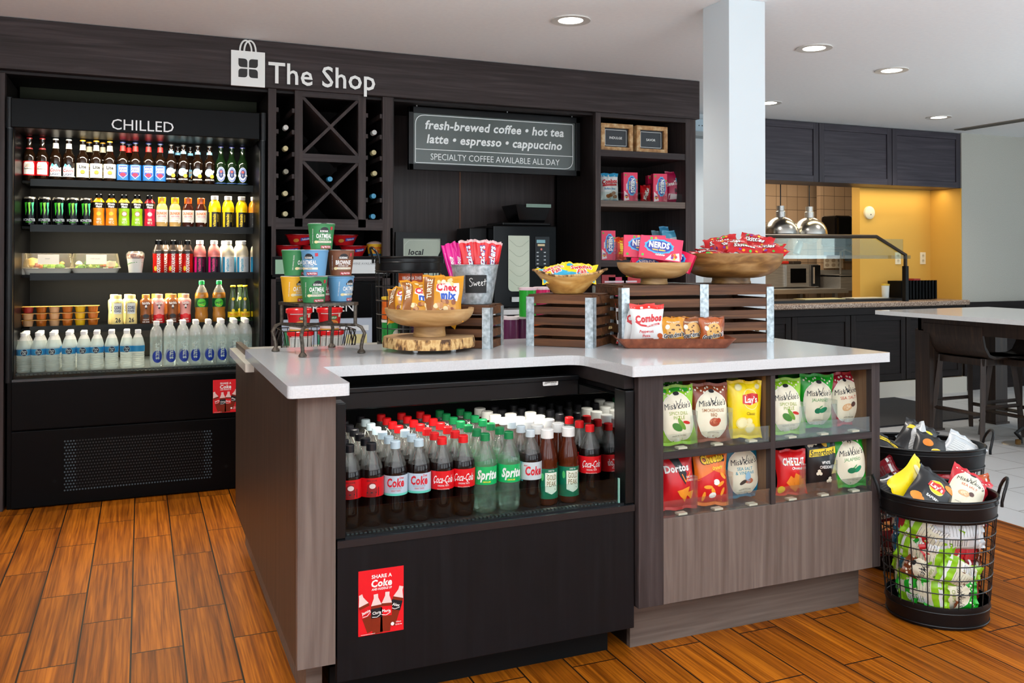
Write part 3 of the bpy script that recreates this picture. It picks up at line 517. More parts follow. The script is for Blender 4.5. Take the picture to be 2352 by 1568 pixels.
def framesign(x0, z0, txt, lb):
    w, h = .236, .178; t = thing('framed_sign', lb, 'sign', (0, 0, 0)); OAK = noisemat('worn oak frame', [(.3, '#8a5a30'), (.5, '#b98a55'), (.7, '#d8bd92')], (8, 8, 8), 3, 5, .55); y = 4.96
    MB().box(x0, y, z0, x0+w, y+.07, z0+.028, OAK).box(x0, y, z0+h-.028, x0+w, y+.07, z0+h, OAK).box(x0, y, z0+.028, x0+.028, y+.07, z0+h-.028, OAK).box(x0+w-.028, y, z0+.028, x0+w, y+.07, z0+h-.028, OAK).build('frame', t, bevel=.002)
    f = front(x0+w/2, y+.02, z0+h/2); m = MB().grid(f, -.09, -.061, .09, .061, C('#23282e', .4), 0, 1, 1); q = [(-.078, -.05), (.078, -.05), (.078, .05), (-.078, .05), (-.078, -.05)]; m.line(f, q, .0025, WHT).text(f, txt, 0, 0, .016, WHT, .001, .01); m.build('card', t)
framesign(2.705, 1.916, 'INDULGE', 'wood framed chalk card reading INDULGE on the top shelf'); framesign(2.968, 1.916, 'SAVOR', 'wood framed chalk card reading SAVOR on the top shelf')
# ================================================================ drinks
PET = glassy('clear bottle plastic', '#f8faf8', .03, .08, .12, '#e9e9e2'); WATER = glassy('water bottle', '#fbfdfd', .04, .1, .42, '#ffffff')
COLA = mat('cola', '#140806', .06); TEA = mat('brewed tea', '#4a1a08', .08); LIME = glassy('lemon lime soda', '#e6f5ea', .04, .08, .16, '#cfe6d6'); GINGER = mat('ginger ale', '#a8702a', .08)
AMBER = mat('brown beer glass', '#150b05', .08); GREENB = mat('green beer glass', '#0b1a0a', .08)
def bottle(name, lab, cat, prof, zm, cap, art=None, grp=None, n=20, label=None):
    """prof: (radius, height); zm: (top height, material) steps for the body; cap: (r, z0, z1, material) or several; label: (z0, z1, radius fn, material)"""
    t = thing(name, lab, cat, group=grp); mats = []
    for (r0, z0), (r1, z1) in zip(prof, prof[1:]):
        zz = (z0+z1)/2; mats.append(next(m for h, m in zm if zz <= h))
    MB().lathe(prof, None, n, mats=mats).build('body', t)
    for c in (cap if isinstance(cap, list) else [cap]):
        r, z0, z1, m = c[:4]; q = MB().lathe([(r, z0), (r, z1-.002), (r-.002, z1), (.0005, z1)], m, 18).build('cap', t)
    if label:
        z0, z1, r, m = label; R = r if callable(r) else (lambda v: r); o = MB(); k = 6
        o.lathe([(R(z0+(z1-z0)*i/k)+.0004, z0+(z1-z0)*i/k) for i in range(k+1)], m, 28)
        if art: art(o, cyl(R, 0))
        o.build('label', t)
    return t
def pint(pts):                                   # radius as a function of height
    def r(v):
        for (a, x), (b, y) in zip(pts, pts[1:]):
            if v <= y: return a+(b-a)*max(0, v-x)/(y-x)
        return pts[-1][0]
    return r
RED = C('#d4111b'); DRED = C('#a80d16'); SILV = C('#c3ccd2', .3); GRN = C('#0f9a48'); NAVY = C('#17234f'); BLUE = C('#1c4fae'); GOLD = C('#e0ab2c'); CREAM = C('#f0e7d0'); YELL = C('#f4d21c'); ORNG = C('#ef7d16'); LIM = C('#a3cf2a'); PINK = C('#e5127c'); SKY = C('#4fb5e0'); BRN = C('#6a3a1e'); TEAL = C('#0c7f9a')
# ---- beer
BP = [(.001, 0), (.028, .001), (.0302, .005), (.0305, .125), (.0285, .140), (.020, .158), (.0155, .172), (.0135, .19), (.0128, .215), (.0138, .218), (.0138, .223)]
def beer(lb, glass, cap, lz, lm, art, neck=None):
    t = bottle('beer_bottle', lb, 'beer bottle', BP, [(1, glass)], (.0142, .222, .230, cap), art, None, 20, (lz[0], lz[1], .0305, lm))
    if neck: z0, z1, m = neck; R = pint([(b, z) for b, z in BP if z > .15]); MB().lathe([(R(z0+(z1-z0)*k/4)+.0006, z0+(z1-z0)*k/4) for k in range(5)], m, 20).build('neck_label', t)
    return Kind(t)
def a_bud(o, f):
    o.poly(f, [(-.026, .036), (.026, .036), (.026, .088), (.020, .10), (-.020, .10), (-.026, .088)], C('#ece9e2'), .0009); o.ell(f, 0, .082, .012, .010, C('#b9b0a4'), .0014); o.text(f, 'Budweiser', 0, .066, .009, INK, .0016, .01, .15, fit=.044); o.line(f, [(-.02, .076), (.02, .076)], .002, RED, .0015)
def a_coors(o, f):
    o.poly(f, [(-.03, .03), (.03, .03), (.03, .078), (.016, .072), (.004, .095), (-.006, .088), (-.016, .098), (-.03, .075)], C('#dfe5ea'), .0009, c=(0, .05))
    o.poly(f, [(-.022, .085), (-.016, .098), (-.006, .088), (-.012, .078)], SKY, .0013); o.poly(f, [(.0, .09), (.004, .095), (.012, .08), (.004, .078)], SKY, .0013); o.text(f, 'Coors', 0, .062, .017, RED, .0016, .03, .25, fit=.052); o.text(f, 'LIGHT', 0, .041, .012, NAVY, .0016, .03, fit=.05)
def a_lite(o, f): o.text(f, 'Lite', 0, .085, .018, INK, .0012, .045, fit=.034); o.ell(f, 0, .056, .0115, .0115, INK, .0010); o.ell(f, 0, .057, .0095, .0095, GOLD, .0014)
def a_sam(o, f):
    o.poly(f, [(-.024, .05), (0, .028), (.024, .05), (.022, .10), (-.022, .10)], WHT, .0008); o.poly(f, [(-.022, .051), (0, .031), (.022, .051), (.02, .098), (-.02, .098)], C('#1d3f92'), .0012)
    o.text(f, 'SAMUEL', 0, .085, .012, WHT, .0018, .03, fit=.040); o.text(f, 'ADAMS', 0, .070, .012, WHT, .0018, .03, fit=.036); o.ell(f, 0, .05, .014, .010, C('#c0203a'), .0016)
def a_moon(o, f):
    o.ell(f, -.003, .075, .023, .022, C('#86c6e8'), .0009); o.poly(f, [(-.026, .066), (.026, .078), (.026, .090), (-.026, .078)], WHT, .0013); o.text(f, 'BLUE MOON', 0, .078, .007, BRN, .0018, .02, 0, .22, fit=.046); o.ell(f, .012, .055, .011, .011, C('#f5b52a'), .0015); o.text(f, 'BELGIAN WHITE', 0, .036, .007, WHT, .0010, .02, fit=.05)
def a_hein(o, f):
    o.ell(f, 0, .07, .024, .042, C('#dfe3ee'), .0008); o.ell(f, 0, .07, .022, .040, C('#4a5fa6'), .0012); o.ell(f, 0, .07, .017, .032, C('#dfe3ee'), .0015); o.ell(f, 0, .075, .014, .026, C('#20305f'), .0018)
    s = [(.009*(1 if k % 2 == 0 else .45)*sin(pi*k/5), .085+.009*(1 if k % 2 == 0 else .45)*cos(pi*k/5)) for k in range(10)]; o.poly(f, s, C('#e0442a'), .0021, 1); o.grid(f, -.025, .060, .025, .071, WHT, .002, 4, 1); o.text(f, 'Heineken', 0, .0655, .008, NAVY, .0025, .02, fit=.044)
KB = {'bud': beer('', AMBER, C('#8a1018'), (.03, .105), RED, a_bud, (.168, .176, C('#8a2a30'))), 'coors': beer('', AMBER, C('#c9ccd0'), (.028, .032), SILV, a_coors, (.178, .206, C('#dcdad2'))), 'lite': beer('', AMBER, GOLD, (.028, .104), C('#eee6cf'), a_lite, (.174, .204, C('#e8dfc4'))),
      'sam': beer('', AMBER, C('#1c2f6a'), (.02, .105), C('#1b62a8'), a_sam, (.180, .208, C('#d8231f'))), 'moon': beer('', AMBER, INK, (.03, .034), C('#24222a'), a_moon, (.178, .192, C('#86c6e8'))), 'hein': beer('', GREENB, C('#2b2f6a'), (.018, .022), C('#34508f'), a_hein)}
def row(ks, z, y, items, ref, tilt=0):
    "items: (kind, pixel x, label); bottles stand on the shelf z in the row y"
    for k, px, lb in items:
        p = P(px, ref, Y=y); (k.put if isinstance(k, Kind) else ks[k].put)((p.x, y, z), face(p.x, y)*.8+random.uniform(-.06, .06), lb)
random.seed(4)
Y1 = 5.245; z1 = SHZ[0][0]-.010
def seq(kind, pxs, what, where, noun=None):
    n = len(pxs); w = ORD
    return [(kind, px, '%s, %s of %s from left %s' % (what, w[i], ('two', 'three', 'four', 'five', 'six', 'seven', 'eight', 'nine')[n-2], where)) for i, px in enumerate(pxs)]
TOPS = 'on top shelf'
row(KB, z1, Y1, seq('bud', (37, 67, 97), 'red-labelled brown beer bottle', TOPS)+seq('coors', (128, 158), 'beer bottle with a white mountain label', TOPS)+seq('lite', (190, 221, 252), 'beer bottle with a cream Lite label', TOPS)
    + seq('sam', (282, 311, 341, 368), 'blue-labelled beer bottle with red neck', TOPS)+seq('moon', (393, 421, 454, 481), 'beer bottle with pale blue moon label', TOPS)+seq('hein', (507, 532, 557), 'green beer bottle with oval blue label', TOPS), 400)
row(KB, z1, Y1+.075, [('lite', 205, 'cream-labelled beer bottle behind the first two Lite bottles'), ('lite', 236, 'cream-labelled beer bottle behind the last two Lite bottles'), ('sam', 296, 'red-necked beer bottle half hidden in the second row of the top shelf'), ('moon', 408, 'beer bottle half hidden behind the first two moon labels'), ('moon', 437, 'beer bottle half hidden behind the middle moon labels')], 400)
# ---- cans and juices
def can():
    t = thing('drink_can', '', 'drink can'); MB().lathe([(.001, .004), (.024, .002), (.026, .0), (.0325, .008), (.033, .012), (.033, .138), (.030, .147)], mat('black can', '#06080a', .16, .5), 24).build('body', t)
    MB().lathe([(.030, .147), (.0275, .153), (.028, .156), (.026, .154), (.001, .152)], mat('can lid', '#d8d4c8', .2, .9), 24).build('lid', t); o = MB(); f = cyl(.0331)
    for u, c in ((-.016, '#3ab82e'), (0, '#7ad02a'), (.016, '#4ac88e')): o.poly(f, [(u-.006, .125), (u+.007, .128), (u+.004, .1), (u+.006, .085), (u, .058), (u-.002, .09), (u-.004, .11)], C(c, .3), .0008, 2)
    o.text(f, 'MONSTER', 0, .036, .014, C('#c9d2da'), .0008, .02, fit=.062); o.text(f, 'ENERGY', 0, .024, .006, C('#4ab82e'), .0008, .01, fit=.03); o.build('print', t); return Kind(t)
def juice(liq, low, art):
    pr = [(.001, 0), (.028, .001), (.0295, .006), (.0285, .03), (.0262, .075), (.0285, .105), (.0295, .118), (.028, .14), (.0155, .157), (.0150, .162)]
    t = bottle('juice_bottle', '', 'juice bottle', pr, [(1, liq)], (.0178, .160, .180, BLKG), None)
    o = MB(); R = pint(pr); o.lathe([(R(z)+.0005, z) for z in (.006, .03, .05, .075, .09, .105)], low, 24); o.lathe([(R(z)+.0006, z) for z in (.105, .118, .136)], C('#171210', .3), 24); f = cyl(R)
    o.text(f, 'Minute', 0, .128, .011, WHT, .0012, .03, fit=.036); o.text(f, 'Maid', 0, .114, .012, WHT, .0012, .03, fit=.028); art(o, f); o.text(f, '100%', 0, .045, .012, CREAM, .0012, .03, fit=.02); o.text(f, 'VIT C', 0, .028, .013, CREAM, .0012, .03, fit=.026); o.build('label', t); return Kind(t)
ja = lambda c1, c2: (lambda o, f: (o.ell(f, 0, .075, .014, .014, c1, .001), o.ell(f, 0, .075, .011, .011, c2, .0014)))
K2 = {'mon': can(), 'oj': juice(mat('orange juice', '#f29a12', .15), C('#f08a16', .25), ja(C('#d97a10'), C('#fbc43a'))), 'aj': juice(mat('apple juice', '#c9a23a', .15), C('#93c51f', .25), ja(C('#a8202a'), C('#f4ecd0'))), 'bj': juice(mat('berry juice', '#7a1020', .15), C('#c8123a', .25), ja(C('#e0406a'), C('#f4d6d0')))}
def dunkin(liq, capm):
    pr = [(.001, 0), (.029, .001), (.0305, .006), (.0285, .015), (.0305, .022), (.0305, .10), (.027, .122), (.017, .14), (.0165, .142)]
    def art(o, f): o.text(f, "DUNKIN'", 0, .083, .015, C('#e8701a'), .001, .04, fit=.056); o.text(f, 'ICED COFFEE', 0, .066, .007, C('#c8306a'), .001, .02, fit=.044); o.line(f, [(-.03, .056), (.03, .056)], .002, C('#c8c4ba'), .001); o.text(f, 'original', .006, .044, .006, C('#8a8a84'), .001, 0, fit=.02); o.poly(f, [(.016, .04), (.026, .052), (.024, .03), (.018, .026)], WHT, .001, 1)
    return Kind(bottle('iced_coffee_bottle', '', 'coffee bottle', pr, [(1, liq)], (.0205, .138, .172, capm), art, None, 22, (.034, .102, .0305, C('#e9e4dc', .3))))
def vw(liq, lab, c1, c2, side):
    pr = [(.001, 0), (.031, .001), (.0335, .005), (.0335, .098), (.0325, .102), (.0335, .106), (.0325, .125), (.0265, .148), (.0165, .164), (.0155, .168)]
    def art(o, f): o.grid(f, -.034, .004, -.018, .094, side, .0007, 4, 1); o.text(f, 'vitamin', -.004, .048, .017, c1, .001, .03, 0, pi/2, fit=.082); o.text(f, 'water', .013, .062, .015, c2, .001, -.005, 0, pi/2, fit=.055)
    return Kind(bottle('vitamin_drink_bottle', '', 'drink bottle', pr, [(1, liq)], (.0198, .165, .187, WHT), art, None, 24, (.003, .095, .0335, lab)))
YW = mat('yellow vitamin drink', '#f6cf12', .15, emit=0)
K2['dl'] = dunkin(mat('milky coffee', '#d9b06a', .15), G('#f2b21e')); K2['dd'] = dunkin(mat('dark coffee', '#3a150c', .1), G('#b5521a'))
K2['vy'] = vw(YW, C('#151313', .3), YELL, C('#c9b23a'), C('#e3c21e')); K2['vp'] = vw(mat('pink vitamin drink', '#f08a84', .15), C('#2a0f22', .3), PINK, C('#a8205e'), C('#e5127c')); K2['vb'] = vw(mat('pale vitamin drink', '#e6dcc0', .15), C('#e4e9ec', .3), C('#28a3c8'), C('#b9c4cc'), C('#1f86b4'))
K2['vd'] = vw(mat('orange vitamin drink', '#e08a1e', .15), C('#151313', .3), C('#8a8a84'), C('#6a6a66'), INK)
Y2 = 5.25; z2 = SHZ[1][0]-.010; S2 = 'on second shelf'
row(K2, z2, Y2, seq('mon', (36, 68, 102, 135, 167, 198), 'black can with green claw marks', S2)+seq('oj', (227, 256), 'orange juice bottle with black cap', S2)+seq('aj', (285, 315), 'green-labelled apple juice bottle', S2)+[('bj', 344, 'red-labelled berry juice bottle on the second shelf')]
    + seq('dl', (372, 402), 'milky iced coffee bottle with yellow cap', S2)+seq('dd', (432, 462), 'dark iced coffee bottle with brown cap', S2)+seq('vy', (493, 524, 555), 'yellow vitamin drink with black label', S2)+[('vd', 584, 'orange vitamin drink cut off at the right end of the second shelf')], 490)
# ---- third shelf: salad boxes, parfait, sport drinks
def saladbox(art):
    t = thing('salad_box', '', 'food box'); o = rounded([(-.125, -.09), (.125, -.09), (.125, .09), (-.125, .09)], .03, 4); n = len(o); LID = glassy('clear clamshell', '#fdfbf4', .05, .08, .14, '#fff4da')
    def ring(k, z): return [(x*k, y*k, z) for x, y in o]
    def shell(m, rs, mt): v = sum(rs, []); m.add(v, [(j*n+i, j*n+(i+1) % n, (j+1)*n+(i+1) % n, (j+1)*n+i) for j in range(len(rs)-1) for i in range(n)], mt, True); return m
    shell(MB(), [ring(.82, 0), ring(.95, .03), ring(1.0, .034)], C('#e6e2d2', .3)).add(ring(.82, .001), [tuple(range(n))], C('#e6e2d2', .3)).build('tray', t)
    shell(MB(), [ring(1.0, .034), ring(.95, .055), ring(.88, .112)], LID).add(ring(.88, .112), [tuple(range(n))], LID).build('lid', t)
    m = MB(); random.seed(art)
    for k in range(26):
        a = random.uniform(-.09, .09); b = random.uniform(-.06, .05); c = random.choice(['#4f7d22', '#7fae35', '#d8a83a', '#8a3a1c', '#c86a2a', '#e6d39a'] if art == 1 else ['#3f6e1e', '#7fae35', '#a6c65a', '#e6dcc0', '#d8602a', '#2f5a1c']); r = random.uniform(.012, .024)
        m.lathe([(.001, r*.9), (r*.7, r*.6), (r, 0), (r*.8, -r*.4)], C(c), 8, a, b, random.uniform(.032, .06))
    if art == 1: m.lathe([(.001, .04), (.035, .03), (.05, 0), (.045, -.01)], C('#d8b25a'), 14, -.075, .0, .05)
    m.build('salad', t)
    f = flat((0, -.079, .086), (1, 0, 0), (0, .1, 1)); q = flat((0, -.0895, .048), (1, 0, 0), (0, .12, .985)); m = MB(); m.grid(q, -.045, .006, .055, .058, C('#f6f0e0'), .002, 1, 1).text(q, 'CHEF SALAD' if art == 2 else 'WRAP', 0, .036, .006, C('#a8a090'), .003); m.build('label', t)
    if art == 2: MB().lathe([(.001, .03), (.026, .03), (.027, .027), (.022, 0)], C('#e8dcc0', .3), 18, .075, -.045, .04).build('dressing_cup', t)
    return Kind(t)
Y3 = 5.26; z3 = SHZ[2][0]-.008
SB = saladbox(1); SB2 = saladbox(2)
for k, px, lb in ((SB, 111, 'clear lidded salad box with bread, left of the other salad box'), (SB, 10, 'clear lidded box cut off by the left edge of the chilled case'), (SB2, 220, 'clear lidded salad box with a round dressing cup')):
    p = P(px, 620, Y=5.31); k.put((p.x, 5.31, z3), face(p.x, 5.31)*.4, lb, 'salad boxes on the third shelf')
t = thing('parfait_cup', 'white paper cup of berry parfait with a crumpled clear lid', 'cup', (P(311, 620, Y=5.27).x, 5.27, z3)); MB().lathe([(.001, 0), (.033, 0), (.043, .085)], C('#e4e6e2'), 24).build('cup', t); m = MB().line(cyl(.0385, 0), [(-.055, .05), (-.02, .062), (.02, .066), (.055, .062)], .003, C('#2f9a3a'), .0022); m.build('green_swoosh', t)
MB().lathe([(.041, .08), (.044, .095), (.036, .112), (.001, .115)], noisemat('berries and yoghurt', [(.4, '#5a1f3a'), (.5, '#a8603a'), (.6, '#e9d6cf')], (1, 1, 1), 60, 2, .4), 20).build('berries', t); MB().lathe([(.044, .084), (.0475, .088), (.0465, .112), (.035, .124), (.001, .125)], PET, 20).build('lid', t)
def sport():
    pr = [(.001, 0), (.028, .001), (.030, .006), (.030, .05), (.0288, .07), (.030, .09), (.030, .115), (.028, .13), (.0175, .157), (.0168, .165)]
    def art(o, f): o.text(f, 'BODYARMOR', 0, .058, .017, WHT, .0012, .04, 0, pi/2, fit=.112); o.ell(f, -.016, .03, .008, .014, C('#e8c02a'), .001); o.text(f, 'FRUIT PUNCH', 0, .13, .005, WHT, .0015, .01, fit=.024)
    t = bottle('sport_drink_bottle', '', 'sport drink', pr, [(.116, mat('red sport drink', '#c31a12', .18)), (1, mat('smoke grey shoulder', '#4a3f38', .2))], (.0188, .163, .187, BLKG), art, None, 24, (.112, .128, pint(pr), C('#2a2422', .3))); return Kind(t)
SP = sport(); S3 = 'on third shelf'
row(K2, z3, Y3, seq(SP, (364, 398, 431), 'red sport drink with upright white lettering', S3)+seq('vp', (459, 491.5), 'pink vitamin drink with purple label', S3)+seq('vb', (524, 557, 588), 'pale vitamin drink with white label', S3), 600)
row(K2, z3, Y3+.07, [(SP, 380, 'red sport drink behind the first two of its row'), (SP, 412, 'red sport drink behind the last two of its row'), ('vb', 516, 'pale vitamin drink in the second row behind the pink pair'), ('vb', 549, 'pale vitamin drink in the second row behind the white labels')], 600)
# ---- fourth shelf
def shake(lm, cap, art, low=None, sq=1):
    R = pint([(.0285, 0), (.0300, .01), (.0285, .05), (.0275, .07), (.0305, .115), (.0295, .13), (.019, .142)]); pr = [(.001, 0)]+[(R(z), z) for z in (.001, .01, .03, .05, .07, .09, .115, .13, .142)]
    t = bottle('milk_shake_bottle', '', 'milk drink', pr, [(.045, low or lm), (1, lm)], (.020, .140, .163, cap), None); o = MB(); art(o, cyl(R)); o.build('label_print', t); return Kind(t)
def a_core(o, f): o.poly(f, [(-.021, .06), (.021, .06), (.023, .118), (-.023, .118)], C('#dfe2de'), .0008); o.text(f, 'CORE', 0, .094, .018, NAVY, .0014, .03, fit=.034); o.text(f, 'POWER', 0, .075, .013, NAVY, .0014, .03, fit=.034); o.text(f, '26', .002, .027, .024, INK, .0014, .03, fit=.026); o.line(f, [(-.018, .12), (.018, .12)], .002, INK, .0012)
def a_fair(lowc, dot):
    def a(o, f):
        o.text(f, 'fairlife', 0, .116, .013, WHT, .0014, .03, fit=.04); o.ell(f, 0, .096, .0055, .010, WHT, .0012); o.ell(f, 0, .088, .005, .005, INK, .0016, 10); o.line(f, [(-.013, .104), (.013, .104)], .004, INK, .001); o.ell(f, 0, .045, .016, .011, dot, .0012); o.text(f, 'CHOCOLATE' if dot is INK else 'STRAWBERRY', 0, .026, .006, WHT, .0014, .01, fit=.03); o.text(f, 'milk drink', 0, .014, .008, WHT, .0014, .02, fit=.036)
    return a
K4 = {'core': shake(mat('vanilla bottle', '#ecd98e', .25), C('#efdc8a', .3), a_core), 'fb': shake(mat('chocolate bottle', '#8a4e22', .25), C('#d98a3a', .3), a_fair(1, INK), mat('chocolate base', '#5a2c16', .25)), 'fp': shake(mat('strawberry bottle', '#e59a94', .25), C('#f0b08a', .3), a_fair(1, RED), mat('strawberry base', '#cc1a24', .25))}
SODA = [(.001, 0), (.029, .001), (.0345, .008), (.0352, .045), (.0325, .068), (.0355, .085), (.0362, .10), (.0362, .145), (.0345, .160), (.0260, .185), (.0165, .203), (.0132, .212), (.013, .222)]
def soda(name, cat, liq, capm, fill, lab, lm, art, upper=PET, capr=.0148):
    ev = sorted(set(SODA+[(pint(SODA)(fill), fill)]), key=lambda p: p[1]); return Kind(bottle(name, '', cat, ev, [(fill+.0005, liq), (1, upper)], (capr, .214, .236, capm), art, None, 22, (lab[0], lab[1], pint(SODA), lm)))
def a_ginger(o, f): o.ell(f, 0, .112, .024, .024, C('#4ab82e'), .0008); o.text(f, "Seagram's", 0, .116, .011, C('#0b3a1e'), .0012, .02, 0, .15, fit=.04); o.line(f, [(-.01, .104), (.014, .096)], .004, GOLD, .0012)
K4['gin'] = soda('ginger_ale_bottle', 'soda bottle', GINGER, C('#1f9a4e', .3), .168, (.088, .138), C('#0d4a2c', .3), a_ginger)
TC = glassy('sparkling water glass', '#cfe6d2', .06, .06, .18, '#7f9a78')
def topo():
    pr = [(.001, 0), (.027, .001), (.0285, .006), (.0285, .08), (.026, .105), (.017, .14), (.0125, .17), (.0125, .195), (.014, .197), (.014, .2)]
    def art(o, f): o.text(f, 'Topo Chico', 0, .045, .011, RED, .001, .02, .12, fit=.046); o.ell(f, 0, .066, .0085, .0085, YELL, .0006); o.text(f, 'MINERAL WATER', 0, .033, .005, C('#7a6a10'), .001, 0, fit=.034)
    t = bottle('mineral_water_bottle', '', 'water bottle', pr, [(.012, mat('green glass base', '#4f8a62', .08)), (1, TC)], (.0148, .198, .207, YELL), art, None, 20, (.026, .058, .0285, YELL)); o = MB(); o.ell(cyl(pint(pr)), 0, .13, .008, .009, YELL, .001, 14); o.build('neck_seal', t); return Kind(t)
TP = topo(); Y4 = 5.25; z4 = SHZ[3][0]-.006; S4 = 'on fourth shelf'
row(K4, z4, Y4, seq('core', (270, 302), 'cream protein shake marked 26', S4)+[('fb', 335, 'brown chocolate milk bottle beside the cream shakes'), ('fp', 365, 'pink strawberry milk bottle between the two brown ones'), ('fb', 397, 'brown chocolate milk bottle between the two pink ones'), ('fp', 426, 'pink strawberry milk bottle beside the ginger ale')]
    + seq('gin', (463, 503), 'green-capped ginger ale bottle', S4)+seq(TP, (535, 563, 589), 'glass mineral water bottle with yellow cap', S4), 700)
row(K4, z4, Y4+.068, [('core', 262, 'cream shake in the second row behind the first one'), ('core', 294, 'cream shake in the second row behind the other one'), ('fb', 357, 'brown milk bottle half hidden behind the pink one'), ('fb', 388, 'brown milk bottle half hidden behind the second brown one'), ('fb', 417, 'brown milk bottle half hidden beside the ginger ale'), (TP, 551, 'glass mineral water bottle in the second row of the fourth shelf')], 700)
def tray2():
    t = thing('fruit_cup_pack', '', 'snack pack'); rim = C('#d9a24a', .25)
    MB().prism(rounded([(-.062, -.034), (.062, -.034), (.062, .034), (-.062, .034)], .015, 3), .032, .0345, rim).build('film_lid', t); m = MB()
    for x, c in ((-.031, '#d8a87a'), (.031, '#b8641e')): m.lathe([(.001, 0), (.022, .001), (.027, .032)], mat('snack cup '+c, c, .2), 14, x, 0)
    m.build('cups', t); return t
tk = Kind(tray2()); zz = SHZ[3][0]-.004
for s_, px in enumerate((25, 80, 140, 199)):
    for k in range(3):
        p = P(px, 730, Y=5.26); o = tk.put((p.x, 5.26, zz+.0352*k), random.uniform(-.04, .04), 'two-cup fruit snack pack, %s in the %s stack from the left' % (('lowest', 'middle', 'topmost')[k], ORD[s_]), 'fruit snack packs on the fourth shelf')
        if s_ == 3 or (s_ < 2 and k == 2):
            c = o.children[0]; c.data = c.data.copy(); c.data.materials[0] = C('#e8b81e' if s_ == 3 else '#a8302a', .25)
# ---- bottom deck: small and tall water bottles
def pure():
    pr = [(.001, 0), (.028, .001), (.0315, .006)]
    for k in range(7): pr += [(.0318, .012+.010*k), (.0300, .017+.010*k)]
    pr += [(.0322, .084), (.0322, .118), (.0315, .126), (.024, .155), (.0145, .176), (.0132, .182)]
    def art(o, f): o.ell(f, 0, .101, .0165, .0165, C('#bfe0f2'), .0007); o.ell(f, 0, .101, .0145, .0160, C('#121f4a'), .001); o.text(f, 'Pure', 0, .107, .010, WHT, .0014, .02, .2, fit=.02); o.text(f, 'Life', 0, .096, .010, WHT, .0014, .02, .2, fit=.015)
    return Kind(bottle('small_water_bottle', '', 'water bottle', pr, [(1, WATER)], (.0152, .180, .198, WHT), art, None, 20, (.086, .116, .0322, mat('water label blue', '#2f9ad8', .3))))
def smart():
    pr = [(.001, 0), (.028, .001), (.0318, .006), (.0318, .165), (.030, .185), (.022, .205), (.0142, .215), (.0135, .222)]
    t = bottle('tall_water_bottle', '', 'water bottle', pr, [(1, glassy('tall water bottle', '#f6fafc', .05, .08, .18, '#f4f8fb'))], (.0152, .218, .240, WHT)); o = MB(); f = cyl(.0320); o.ell(f, .004, .055, .026, .033, C('#1f3fb4', .3), .0006); o.text(f, 'smart', -.001, .083, .026, WHT, .0012, .03, 0, pi/2, fit=.085); o.text(f, 'water', .019, .125, .012, WHT, .0012, 0, 0, pi/2, fit=.035); o.build('print', t); return Kind(t)
PU, SM = pure(), smart(); zd = .6565; PX = (54, 88, 121, 158, 192, 222, 256, 291)
for i, px in enumerate(PX):
    for r in range(3 if i < 4 else 2):
        y = 5.015+.069*r; p = P(px, 800, Y=5.015); x = p.x; PU.put((x, y, zd), face(x, y)+random.uniform(-.15, .15), 'small water bottle, %s from the left in the %s row of the bottom deck' % (ORD[i], ('front', 'second', 'third')[r]), 'small water bottles on the bottom deck')
p = P(317, 800, Y=5.015); PU.put((p.x, 5.015, zd), 2.2, 'small water bottle turned label away, last of the front row', 'small water bottles on the bottom deck'); p = P(30, 800, Y=5.08); PU.put((p.x, 5.08, zd), .3, 'small water bottle behind the left corner post of the case', 'small water bottles on the bottom deck')
for i, px in enumerate((359, 390.5, 420.5, 450, 479, 509, 538.5, 565)):
    for r in range(1 if i == 0 else 2 if i < 5 else 3):
        y = 5.02+.066*r; x = P(px, 800, Y=5.02).x; SM.put((x, y, zd), face(x, y)+random.uniform(-.2, .2), 'tall clear water bottle, %s from the left in the %s row of the bottom deck' % (ORD[i], ('front', 'second', 'third')[r]), 'tall water bottles on the bottom deck')
# ================================================================ island
ZC = .90
t = MB(); o = rounded([(.345, 2.285), (.505, 2.285), (.505, 2.66), (1.365, 2.66), (1.365, 2.305), (2.394, 2.305), (2.394, 3.29), (.345, 3.29)], [.018, .014, .004, .07, .006, .012, .01, .01], 5)
tag(t.prism(o, ZC-.032, ZC, QTZ).build('island_worktop', bevel=.003), 'white quartz worktop of the island, notched around the drinks cooler', 'worktop')
tag(MB().prism(rounded([(.348, 3.30), (2.2, 3.30), (2.2, 3.93), (.348, 3.93)], [.012, .01, .01, .012], 4), .815, .845, mat('cream quartz', '#e4e2d6', .15)).build('rear_ledge', bevel=.003), 'lower cream quartz ledge behind the island worktop', 'worktop')
t = thing('end_cabinet', 'greyed walnut end panel and stile at the left end of the island', 'cabinet', (0, 0, 0))
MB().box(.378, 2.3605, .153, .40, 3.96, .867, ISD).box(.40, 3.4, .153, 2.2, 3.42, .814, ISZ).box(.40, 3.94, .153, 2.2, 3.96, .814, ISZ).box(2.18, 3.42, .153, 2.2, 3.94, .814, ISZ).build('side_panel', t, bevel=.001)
MB().box(.378, 2.335, .155, .477, 2.36, .867, ISZ).box(.45, 2.36, .155, .477, 3.3, .867, ISZ).build('front_stile', t); MB().box(.417, 2.43, 0, .46, 2.46, .155, ISX).box(.417, 2.46, 0, .44, 3.94, .155, ISX).build('toe_kick', t)
